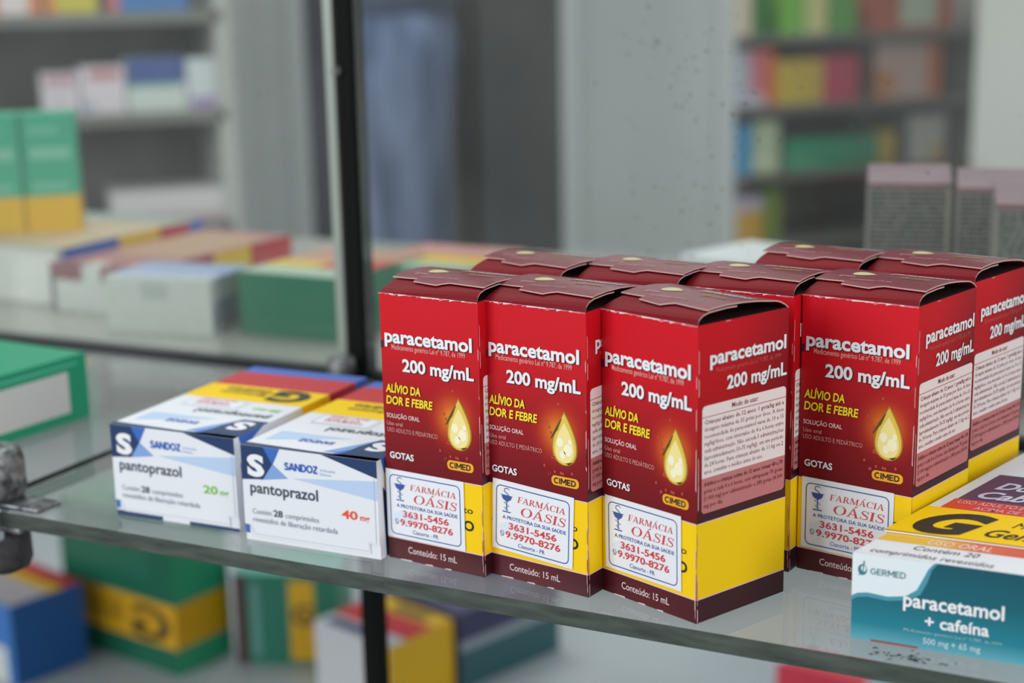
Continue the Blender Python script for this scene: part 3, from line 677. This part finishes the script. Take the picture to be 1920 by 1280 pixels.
post = empty('shelf_post', (.0118, .2, -.55), 0, 'black slotted upright post between the two glass panes', 'post')
PB_ = mat((12, 14, 14), .75, spec=.15)
M = Mesh(); M.box((-.0036, -.0045, 0), (.0036, .006, .94), PB_)
M.build('upright', post)
M = Mesh(); M.tube([(-.0028, -.0045, .682), (-.0028, -.0062, .682)], .0018, mat((70, 72, 70), .4, .6), 14); M.build('screw', post)

METAL = noisy('worn_metal', (70, 70, 72), (150, 150, 152), 260, .38, metal=.75, bump=.3); CHR = mat((205, 208, 214), .18, 1.0); RUB = noisy('dark_rubber', (40, 38, 44), (62, 58, 62), 300, .6)
def make_clip(loc, rz, s, label):
    o = empty('shelf_clip', loc, rz, label, 'shelf clip', 'metal clips holding the glass')
    def lobe(name, z0, z1, rx, ry, m, cy=0.0, cx=0.0):
        M = Mesh(); rows = []
        for zz, k in ((z0, .86), (z0 + (z1 - z0) * .2, 1.0), (z0 + (z1 - z0) * .75, .98), (z1 - .0004 * s, .84), (z1, .6)):
            rows.append([(cx + rx * k * math.copysign(abs(math.cos(a)) ** .7, math.cos(a)), cy + ry * k * math.copysign(abs(math.sin(a)) ** .7, math.sin(a)), zz) for a in [2 * math.pi * i / 28 for i in range(28)]])
        M.grid(rows, m, True); M.add(rows[0], [tuple(reversed(range(28)))], m); M.add(rows[-1], [tuple(range(28))], m)
        return M.build(name, o, smooth=True)
    lobe('upper_jaw', .0018, .0195 * s, .0090 * s, .0085 * s, METAL)
    lobe('lower_jaw', -.0225 * s, -.0073, .0088 * s, .0085 * s, RUB)
    M = Mesh(); M.box((-.001 * s, -.0045 * s, .0001), (.0215 * s, .0065 * s, .0016), METAL); M.box((-.001 * s, -.0065 * s, -.0072), (.0145 * s, .0065 * s, -.0054), METAL); M.build('glass_grip', o, bevel=.0004)
    M = Mesh(); M.box((-.0092 * s, -.0125 * s, -.0100 * s), (.0084 * s, -.0062 * s, .0016), CHR); M.build('band', o, bevel=.0012)
    return o
make_clip((-.0112, .0060, 0), 0, 1.0, 'worn metal shelf clip gripping the glass corner at the left edge of the picture')
make_clip((.0105, .1850, 0), 0, .62, 'small metal shelf clip at the foot of the black post')
fp = empty('shelf_post', (-.034, .000, -.55), 0, 'front upright post outside the left edge of the picture', 'post')
M = Mesh(); M.box((-.005, -.005, 0), (.005, .005, .94), PB_); M.build('upright', fp)

# ------------------------------------------------------------------ generic printed carton
def carton(label, loc, size, rz, base, prints=(), group=None, texts=(), name='carton', cat='medicine box', skew=0):
    w, d, h = size; M = Mesh()
    bs = base if isinstance(base, dict) else {'*': base}
    bs = {k: (mat(v, .45) if isinstance(v, tuple) else v) for k, v in bs.items()}
    M.box((-w / 2, -d / 2, 0), (w / 2, d / 2, h), bs); fs = faces(M, w, d, h)
    dim = dict(F=(w, h), K=(w, h), R=(d, h), L=(d, h), T=(w, d), U=(w, d))
    for i, (f, x0, y0, x1, y1, c) in enumerate(prints):
        a, b = dim[f]; fs[f].rect(x0 * a, y0 * b, x1 * a, y1 * b, c if not isinstance(c, tuple) else mat(c, .45), 1 + i % 6)
    for f, t, x0, x1, y, cap, c in texts:
        a, b = dim[f]; fs[f].text(t, x0 * a, x1 * a, y * b, cap * b, mat(c, .45), .03, 8)
    o = M.build(name, skew=skew); o.location = loc; o.rotation_euler = (0, 0, R(rz)); tag(o, label, cat, group)
    return o
TG = (20, 150, 112); TGL = (110, 186, 160); DG = (20, 110, 84); YL = (238, 190, 20); RDD = (186, 38, 48); CR = (214, 214, 206)

# green box lying on the left glass shelf
o = carton('green tablet box with a white label panel lying on the left glass shelf', (-.0965, .0560, 0), (.072, .100, .0262), -4.5, TG,
           [('R', .30, .15, .90, .78, (206, 206, 206)), ('R', .05, .86, .95, .90, (90, 190, 160)), ('T', .0, .12, .62, .40, (220, 226, 222)), ('T', .52, .18, .62, .26, YL), ('F', .05, .2, .9, .8, (206, 214, 210))])

# ------------------------------------------------------------------ reflected shelf and cartons, built solid behind the panes
GB = noisy('grey_laminate', (140, 140, 134), (158, 158, 150), 8, .35)
M = Mesh(); M.box((-.95, .206, -.012), (.75, .52, 0), GB); tag(M.build('shelf_board'), 'grey board for the reflected shelf, behind the glass panes, under the blurred boxes', 'shelf')
G2 = 'reflected cartons built as solid boxes behind the glass panes'
carton('reflected white carton with a blue, yellow and red side edge, under the mint green cartons', (-.2776, .3397, 0), (.100, .1262, .0300), -1.1, {'F': CR, 'T': (150, 168, 160), '*': (190, 192, 186)},
       [('R', .04, 0, .40, 1, (14, 84, 190)), ('R', .40, 0, .68, 1, (246, 200, 20)), ('R', .68, 0, .9, 1, (206, 34, 48)), ('R', .9, 0, 1, 1, (30, 100, 200)), ('T', .35, .05, 1, .8, (200, 180, 150))], G2)
carton('reflected white carton with a notched maroon front edge, behind the left pane', (-0.1906, 0.3297, 0), (0.065, 0.1291, 0.025), -2.4, {'F': (196, 198, 190), 'T': (176, 120, 116), '*': (170, 172, 170)},
       [('F', 0, .66, 1, 1, (112, 12, 24)), ('F', .36, .60, .56, 1, (196, 200, 192)), ('R', 0, 0, .45, 1, (176, 24, 52)), ('R', .45, 0, .70, 1, (246, 200, 20)), ('R', .70, 0, 1, 1, (204, 30, 44)), ('F', 0, 0, .05, .8, (90, 80, 80)), ('T', .1, .3, .9, .9, (186, 150, 120)), ('T', 0, 0, 1, .09, (112, 12, 24)), ('T', .36, 0, .56, .09, (196, 200, 192))], G2)
carton('reflected low white carton with a pale blue top, closest to the left pane', (-0.1327, 0.2588, 0), (0.06, 0.0424, 0.028), 8.1, {'F': (186, 192, 182), 'T': (150, 166, 196), '*': (130, 136, 134)},
       [('T', 0, 0, 1, .12, (200, 206, 206)), ('F', .35, .6, .6, .9, (160, 170, 160)), ('R', 0, .1, .6, .6, (60, 70, 84))], G2)
carton('reflected dark green carton behind the left pane, beside the black post', (-0.06, 0.2918, 0), (0.062, 0.078, 0.031), -1.5, {'F': (22, 112, 80), 'T': (190, 140, 120), '*': (60, 130, 100)},
       [('T', 0, 0, 1, .25, (176, 196, 176)), ('T', 0, .25, .5, .5, (214, 180, 70)), ('T', .5, .3, 1, .6, (200, 70, 60))], G2)
carton('reflected green carton with yellow and red striped top, just right of the black post', (-0.0185, 0.333, 0), (0.062, 0.065, 0.03), -0.9, {'F': (40, 140, 104), 'T': (196, 140, 130), '*': (70, 150, 120)},
       [('F', 0, .55, 1, 1, (150, 180, 160)), ('F', .0, .0, .35, .4, (190, 200, 190)), ('T', 0, 0, 1, .22, (170, 190, 160)), ('T', .0, .22, 1, .5, (224, 180, 40)), ('R', 0, .2, .5, 1, (232, 190, 20)), ('R', .5, .2, .85, 1, (220, 80, 60)), ('R', .85, .2, 1, 1, (40, 180, 140))], G2)
for i, (x, y, lab) in enumerate(((-.3110, .3205, 'reflected tall mint green carton with a yellow base band, cut by the left picture edge'), (-.2862, .3400, 'reflected tall mint green carton with a yellow base band, right one of the green pair'))):
    carton(lab, (x, y, .0302), (.0305, .0300, .0690), 38, (64, 176, 140),
           [('F', 0, 0, 1, .31, (236, 186, 24)), ('F', .0, .31, .10, 1, (60, 160, 130)), ('F', .15, .62, .9, .72, (130, 200, 172)), ('F', .15, .36, .85, .42, (120, 196, 168)), ('F', .12, .82, .7, .9, (100, 190, 160)), ('R', 0, 0, 1, .31, (220, 170, 30))], 'reflected mint green cartons built solid behind the left pane')
carton('flat white carton for the reflected tablet boxes, behind the back row of red cartons', (.130, .425, 0), (.080, .060, .024), -20, (222, 226, 226), [('F', .1, .2, .6, .5, (190, 200, 214))], G2)

def reflected_carton(loc, rz, label):
    root = empty('medicine_carton', loc, rz, label, 'medicine box', 'reflected text-covered carton backs built behind the glass')
    w, d, h = .0345, .034, .080; M = Mesh(); PM = mat((136, 112, 120), .38)
    GC = mat((128, 128, 120), .5)  # grey carries the shade on the reflected backs of the red cartons
    M.box((-w / 2, -d / 2, 0), (w / 2, d / 2, h), dict(F=GC, T=PM, R=mat((90, 40, 50), .5), L=mat((130, 126, 124), .5), **{'*': GC})); fs = faces(M, w, d, h); F = fs['F']
    F.rect(0, h - 2.4 * mm, w, h, (124, 92, 104), 1); F.rect(w - 2.0 * mm, 0, w - .5 * mm, h - 2.4 * mm, (158, 152, 142), 1); F.rect(0, 0, .7 * mm, h - 2.4 * mm, (140, 136, 130), 1)
    rnd = random.Random(4)
    for i in range(36):
        x = 1.2 * mm
        while x < w - 2.6 * mm:
            e = min(x + rnd.uniform(.8, 3.4) * mm, w - 2 * mm)
            F.rect(x, h - (4.2 + i * 2.05) * mm, e, h - (3.0 + i * 2.05) * mm, (46, 44, 46) if rnd.random() < .75 else (84, 80, 82), 2); x = e + rnd.uniform(.3, .9) * mm
    M.build('body', root)
    L = Mesh(); n = 14; rows = []; bot = []
    for j in range(7):
        xf = j / 6; rows.append([(-w / 2 + xf * w, -d / 2 + i / n * d * .9, h + .0003 + 5.6 * mm * math.sin(math.pi * (i / n) * .8)) for i in range(n + 1)]); bot.append([(a, b, c - .0004) for a, b, c in rows[-1]])
    L.grid(rows, PM); L.grid([list(reversed(r)) for r in bot], PM)
    for a, b in ((rows[0], bot[0]), (bot[-1], rows[-1])): L.grid([a, b], EDGE)
    L.grid([[r[0] for r in bot], [r[0] for r in rows]], EDGE); L.grid([[r[-1] for r in rows], [r[-1] for r in bot]], EDGE)
    L.build('lid', root)
reflected_carton((.2200, .319, 0), 14, 'reflected shaded carton back with small print, leftmost of those behind the right pane')
reflected_carton((.2590, .313, 0), 12, 'reflected shaded carton back with small print, middle one behind the right pane')
reflected_carton((.2815, .2690, 0), 12, 'reflected shaded carton back with small print, cut by the right picture edge behind the pane')
reflected_carton((.2960, .350, 0), 12, 'reflected shaded carton back with small print, rearmost behind the right pane')

# ------------------------------------------------------------------ lower shelf and its cartons, reflections built solid
LW = noisy('white_laminate', (158, 166, 172), (172, 180, 184), 4, .35)
M = Mesh(); M.box((-1.1, .22, -.318), (.9, 1.25, -.300), LW); tag(M.build('shelf_board'), 'pale lower shelf board seen beneath the glass shelf', 'shelf')
G3 = 'reflected cartons built as solid boxes on the lower shelf'
LZ = -.300
carton('large green carton with a level yellow band on the lower shelf', (-.349, .466, LZ), (.118, .052, .112), -9, {'F': (16, 96, 70), 'R': (40, 150, 112), 'T': (120, 190, 160), '*': (20, 110, 80)},
       [('F', 0, .17, 1, .46, (206, 156, 16)), ('R', 0, .17, 1, .46, (206, 156, 16)), ('F', .05, .6, .8, .9, (30, 104, 80))], G3, [('F', 'G', .95, .62, .20, .22, (70, 56, 20)), ('F', 'Genérico', .55, .12, .28, .06, (120, 96, 16)), ('F', 'Medicamento', .55, .12, .37, .04, (120, 96, 16))])
carton('mid green carton with an upright yellow stripe on the lower shelf', (-.244, .502, LZ), (.075, .050, .068), 22, {'F': (36, 110, 90), 'R': (60, 140, 116), 'T': (110, 186, 170), '*': (36, 110, 90)},
       [('F', .52, .05, .76, .93, (200, 156, 24)), ('F', .0, .0, .12, 1, (70, 50, 52)), ('F', .16, .1, .24, .9, (90, 140, 128)), ('F', .80, .1, .95, .4, (60, 130, 110))], G3, [('F', 'G', .55, .74, .45, .22, (90, 76, 30))])
carton('blue and white carton with a red stripe, far left on the lower shelf', (-.424, .410, LZ), (.090, .058, .060), -14, {'F': (60, 116, 186), 'R': (20, 84, 150), 'T': (206, 200, 204), '*': (40, 100, 170)},
       [('T', 0, .55, 1, .75, YL), ('T', 0, .75, 1, 1, (206, 60, 70)), ('F', .2, 0, .9, .45, (206, 208, 206))], G3)
carton('low red, white and yellow topped carton behind the black post, lower shelf', (-.150, .470, LZ), (.072, .060, .052), -16, {'F': (196, 196, 200), 'R': (226, 178, 20), 'T': (190, 50, 54), '*': (226, 178, 20)},
       [('T', .0, 0, 1, .28, (190, 194, 204)), ('T', .1, .05, .8, .22, (60, 70, 110)), ('T', .0, .70, 1, 1, (214, 170, 40)), ('T', .35, .74, .8, .94, (120, 96, 40))], G3)
carton('dark violet and teal carton, right of the black post on the lower shelf', (-.122, .548, LZ), (.075, .095, .056), -20, {'F': (60, 64, 96), 'R': (50, 96, 104), 'T': (86, 84, 116), '*': (60, 64, 96)},
       [('R', 0, .62, 1, 1, (60, 60, 96)), ('R', 0, .5, 1, .62, (150, 160, 170))], G3)
carton('red topped carton with a pale blue rim at the bottom picture edge', (.125, .590, LZ), (.062, .040, .022), -8, {'F': (200, 50, 70), 'T': (206, 70, 84), '*': (170, 196, 210)},
       [('T', 0, .8, 1, 1, (150, 196, 210)), ('T', 0, 0, .06, 1, (150, 196, 210))], G3)

# ------------------------------------------------------------------ the reflected shop, built solid beyond the panes
FLZ = -.85
def struct(name, a, b, m):
    M = Mesh(); M.box(a, b, m); o = M.build(name); o['kind'] = 'structure'; return o
struct('floor', (-5, -3.2, FLZ - .05), (4, 5, FLZ), noisy('shop_floor', (120, 118, 112), (140, 138, 130), 3, .4))
struct('wall_back', (-5, 4.6, FLZ), (4, 4.7, 2.2), noisy('dark_wall', (58, 60, 60), (80, 78, 74), 1.5, .8))
struct('wall_right', (-.03, 1.95, FLZ), (3.9, 2.05, 2.2), noisy('pale_wall', (190, 190, 182), (202, 202, 196), 2, .7))
PIL = noisy('grey_pillar_paint', (150, 154, 152), (176, 180, 178), 3, .6, stretch=(1, 1, .2))
def pillar(x, y, w, d, rz, label, sp=None):
    o = empty('pillar', (x, y, FLZ), rz, label, 'pillar')
    M = Mesh(); M.box((-w / 2, -d / 2, 0), (w / 2, d / 2, 3.0), PIL); M.build('shaft', o, bevel=.006)
    M = Mesh()
    for sx in (-1, 1): M.box((sx * w / 2 - .012 - (.0 if sx > 0 else 0), -d / 2 - .006, 0), (sx * w / 2 + .012, -d / 2 + .001, 3.0), mat((168, 172, 170), .5))
    M.build('corner_strip', o)
pillar(-.405, 1.60, .200, .16, 26, 'wide reflected pale grey pillar behind the cartons, right of the dark doorway')
pillar(-.838, 1.36, .075, .07, 26, 'narrow reflected grey pillar, built behind the left pane')
struct('trim_1', (-.865, 1.44, FLZ), (-.792, 1.50, 2.1), mat((44, 46, 60), .6))

# reflected product rack, built behind the left pane
WB = mat((176, 176, 170), .5)
def rack(name, loc, rz, width, depth, levels, label, foot=-.2995):
    o = empty(name, loc, rz, label, 'shelf rack')
    M = Mesh(); M.box((-width / 2, depth - .01, foot), (width / 2, depth, levels[-1] + .25), mat((96, 94, 88) if foot > -.5 else (136, 134, 126), .7)); M.build('back_panel', o)
    for z in levels: M = Mesh(); M.box((-width / 2, 0, z - .012), (width / 2, depth - .01, z), mat((120, 118, 112), .5)); M.build('shelf', o)
    for s in (-1, 1): M = Mesh(); M.box((s * width / 2 - .008, 0, foot), (s * width / 2 + .008, depth, levels[-1] + .25), WB); M.build('side_panel', o)
    return o
RL = rack('shelf_rack', (-.886, .674, 0), 45, .78, .16, [-.065, .050, .150], 'grey rack of blurred goods reflected at left, built behind the pane')
def on(rk, x, y, z, rz=0):
    q = rk.matrix_world if False else Matrix.Translation(rk.location) @ Matrix.Rotation(rk.rotation_euler[2], 4, 'Z')
    p = q @ Vector((x, y, z)); return tuple(p), math.degrees(rk.rotation_euler[2]) + rz
def stock(rk, rows, group):
    for lab, x, y, z, size, rz, base, pr in rows:
        p, r = on(rk, x, y, z, rz); carton(lab, p, size, r, base, pr, group)
stock(RL, [
    ('white carton with faint pink stripes, leftmost on the middle shelf of the left rack', .226, .03, .050, (.036, .04, .042), 0, (214, 206, 210), [('F', .1, .7, .9, .95, (196, 150, 160)), ('F', .45, 0, .5, 1, (200, 180, 186))]),
    ('white carton with pink lettering bars on the middle shelf of the left rack', .268, .03, .050, (.044, .04, .047), 0, (218, 208, 212), [('F', .2, .72, .9, .92, (190, 120, 130)), ('F', .0, .05, .3, .25, (170, 180, 200))]),
    ('white carton with a blue upper half on the left rack', .321, .03, .050, (.058, .04, .054), 0, (204, 212, 204), [('F', 0, .52, 1, 1, (62, 84, 146)), ('F', .0, .45, .9, .52, (120, 170, 150))]),
    ('plain white carton at the right end of the left rack', .368, .03, .050, (.032, .04, .052), 0, (204, 212, 212), [('F', .1, 0, .9, .25, (160, 140, 176))]),
    ('pale paper packet lying on the lowest shelf of the left rack', .325, .04, -.065, (.115, .07, .034), 0, (206, 200, 198), [('F', 0, 0, 1, .3, (180, 160, 160))]),
    ('pink and white carton on the top shelf of the left rack', .190, .03, .150, (.05, .04, .05), 0, (226, 214, 210), [('F', 0, 0, .2, 1, (220, 120, 120)), ('F', .75, 0, 1, 1, (220, 130, 90))]),
    ('yellow carton on the top shelf of the left rack', .244, .03, .150, (.05, .04, .05), 0, (206, 190, 60), [('F', 0, 0, .2, 1, (220, 140, 60))]),
    ('blue carton on the top shelf of the left rack', .318, .03, .150, (.08, .04, .05), 0, (60, 120, 180), [('F', 0, 0, .15, 1, (200, 110, 110))]),
], 'blurred goods on the left rack')

# product rack on the right
RR = rack('shelf_rack', (-.3055, 2.334, 0), 48, .58, .26, [-.275, -.155, -.038, .080], 'far reflected rack of colourful blurred goods between pale pillar and pale wall', foot=-.85)
rows = []
def col(lab, x, z, w, h, c, pr=()): rows.append((lab, x, .05, z, (w, .06, h), 0, c, list(pr)))
# x is measured along the rack from its centre
col('cream carton on the top shelf of the far rack', -.215, .080, .055, .09, (236, 218, 190)); col('deep green narrow carton on the top shelf of the far rack', -.170, .080, .028, .09, (50, 130, 60))
col('bright green carton with a cream side on the top shelf of the far rack', -.085, .080, .095, .095, (126, 196, 70), [('F', .55, 0, 1, 1, (226, 222, 150))]); col('leaf green carton on the top shelf, beside the one with a cream side', -.005, .080, .055, .09, (100, 176, 70)); col('red and white carton at the right end of the top far shelf', .14, .080, .17, .09, (206, 100, 70), [('F', .35, .1, .8, .8, (214, 226, 200))])
col('small amber carton beside the pale pillar on the far rack', -.262, -.038, .034, .055, (240, 176, 40)); col('white carton with pink and orange edge on the middle far shelf', -.190, -.038, .10, .095, (204, 210, 228), [('F', .5, .2, .8, 1, (226, 130, 140)), ('F', .8, 0, 1, 1, (240, 110, 50))])
col('yellow carton on the middle far shelf', -.090, -.038, .095, .075, (220, 190, 60)); col('rose pink carton beside the yellow one', -.005, -.038, .07, .08, (216, 60, 96)); col('dark brown carton between the rose pink and peach ones', .048, -.038, .03, .10, (84, 46, 28)); col('peach and white carton with orange rim on the middle far shelf', .135, -.038, .14, .10, (236, 196, 184), [('F', .8, 0, 1, 1, (232, 116, 36)), ('F', 0, 0, .3, .5, (236, 150, 96))])
col('sky blue carton on the lower far shelf', -.225, -.155, .085, .085, (70, 165, 216)); col('pale green carton on the lower far shelf', -.155, -.155, .05, .09, (200, 216, 176)); col('teal green flat carton on the lower far shelf', -.02, -.155, .19, .055, (20, 160, 116))
col('mustard carton at the end of the flat teal one', .095, -.155, .035, .06, (220, 184, 50)); col('white carton with tan corner on the lower far shelf', .18, -.155, .08, .085, (216, 212, 204), [('F', .6, 0, 1, .4, (224, 196, 120))])
col('dark navy carton beside the tan cornered white one', .128, -.155, .024, .08, (44, 54, 70)); col('lilac and amber carton on the bottom far shelf', -.215, -.275, .11, .08, (206, 196, 216), [('F', .5, 0, 1, .7, (224, 176, 60))])
col('olive green carton on the bottom far shelf', -.14, -.275, .035, .09, (120, 146, 50))
stock(RR, rows, 'blurred goods on the far right rack')

# reflected person in blue jeans, built beyond the glass, one continuous body
def person(loc, rz, label):
    root = empty('person', loc, rz, label, 'person')
    def skin(name, verts, edges, radii, m, sub=2, rootv=0):
        me = bpy.data.meshes.new(name); me.from_pydata(verts, edges, []); me.materials.append(m)
        o = bpy.data.objects.new(name, me); C.objects.link(o); o.parent = root
        k = o.modifiers.new('skin', 'SKIN'); k.use_smooth_shade = True
        o.data.skin_vertices[0].data[rootv].use_root = True
        for i, r in enumerate(radii): o.data.skin_vertices[0].data[i].radius = r if isinstance(r, tuple) else (r, r)
        s = o.modifiers.new('sub', 'SUBSURF'); s.levels = s.render_levels = sub
        return o
    SK = mat((196, 150, 130), .55, name='skin')
    V = [(0, 0, .92), (0, 0, 1.05), (0, .01, 1.22), (0, .01, 1.40), (0, .0, 1.49), (0, -.01, 1.56), (0, -.015, 1.66), (0, -.01, 1.74),
         (.09, 0, .88), (.095, -.02, .50), (.10, .01, .09), (.10, -.06, .035), (.10, -.15, .025),
         (-.09, 0, .88), (-.095, -.02, .50), (-.10, .01, .09), (-.10, -.06, .035), (-.10, -.15, .025),
         (.17, 0, 1.41), (.21, .02, 1.16), (.17, -.22, 1.20), (.15, -.30, 1.23),
         (-.17, 0, 1.41), (-.21, .02, 1.16), (-.17, -.22, 1.20), (-.15, -.30, 1.23)]
    E = [(0, 1), (1, 2), (2, 3), (3, 4), (4, 5), (5, 6), (6, 7), (0, 8), (8, 9), (9, 10), (10, 11), (11, 12), (0, 13), (13, 14), (14, 15), (15, 16), (16, 17), (3, 18), (18, 19), (19, 20), (20, 21), (3, 22), (22, 23), (23, 24), (24, 25)]
    Rr = [(.12, .08), (.11, .08), (.12, .08), (.12, .08), .05, .06, (.075, .09), (.05, .06), .085, .055, .038, .04, .03, .085, .055, .038, .04, .03, .05, .04, .028, .03, .05, .04, .028, .03]
    skin('body', V, E, Rr, SK)
    JE = noisy('blue_denim', (74, 92, 126), (150, 168, 204), 5, .85, stretch=(3, 3, .6))
    skin('jeans', [(0, 0, 1.04), (0, 0, .92), (.095, 0, .80), (.10, -.02, .50), (.10, .01, .10), (-.095, 0, .80), (-.10, -.02, .50), (-.10, .01, .10)], [(0, 1), (1, 2), (2, 3), (3, 4), (1, 5), (5, 6), (6, 7)],
         [(.185, .145), (.185, .145), .108, .084, .074, .108, .084, .074], JE)
    skin('shirt', [(0, 0, .93), (0, 0, 1.08), (0, .01, 1.24), (0, .01, 1.40), (0, .0, 1.46), (.175, 0, 1.40), (.225, .02, 1.16), (-.175, 0, 1.40), (-.225, .02, 1.16)], [(0, 1), (1, 2), (2, 3), (3, 4), (3, 5), (5, 6), (3, 7), (7, 8)],
         [(.20, .165), (.195, .15), (.19, .14), (.16, .12), .07, .075, .07, .075, .07], mat((100, 112, 140), .85))
    skin('hair', [(0, .02, 1.70), (0, .03, 1.78), (0, .05, 1.64)], [(0, 1), (0, 2)], [(.085, .085), (.06, .06), (.06, .04)], mat((30, 24, 22), .7))
    # face: eyes, nose, mouth, ears
    for s in (-1, 1):
        M = Mesh(); M.tube([(s * .032, -.098, 1.665), (s * .032, -.108, 1.665)], [.012, .007], mat((235, 232, 228), .4), 10); M.tube([(s * .032, -.107, 1.665), (s * .032, -.111, 1.665)], .005, mat((40, 28, 20), .3), 8); M.build('eye', root)
    M = Mesh(); M.tube([(0, -.10, 1.675), (0, -.122, 1.635), (0, -.10, 1.625)], [.006, .014, .008], SK, 10); M.build('nose', root, smooth=True)
    M = Mesh(); M.tube([(-.024, -.092, 1.595), (0, -.102, 1.592), (.024, -.092, 1.595)], [.004, .008, .004], mat((160, 84, 80), .5), 8); M.build('mouth', root, smooth=True)
    for s in (-1, 1):
        M = Mesh(); M.tube([(s * .078, -.01, 1.69), (s * .090, 0, 1.665), (s * .078, -.005, 1.635)], [.008, .015, .008], SK, 8); M.build('ear', root, smooth=True)
        for k in range(4):
            zz = 1.255 - k * .018; ln = (.07, .078, .074, .06)[k]
            M = Mesh(); M.tube([(s * .148, -.300, zz), (s * .135, -.30 - ln * .55, zz), (s * .110, -.30 - ln * .8, zz)], [.0095, .0085, .006], SK, 8); M.build('finger', root, smooth=True)
        M = Mesh(); M.tube([(s * .140, -.285, 1.262), (s * .122, -.315, 1.285), (s * .108, -.335, 1.288)], [.010, .009, .007], SK, 8); M.build('thumb', root, smooth=True)
        M = Mesh(); M.tube([(s * .10, .05, .03), (s * .10, -.04, .04), (s * .10, -.13, .03), (s * .10, -.17, .02)], [.035, .044, .036, .018], mat((40, 38, 40), .6), 12); M.build('shoe', root, smooth=True)
person((-1.120, 2.15, FLZ), 121, 'reflected person in blue jeans, built beyond the glass, right of the black post')
struct('wall_left', (-3.4, 3.3, FLZ), (-.2, 3.4, 2.2), noisy('dim_brown_wall', (40, 40, 42), (62, 60, 56), 2.0, .85, stretch=(1, 1, .4)))
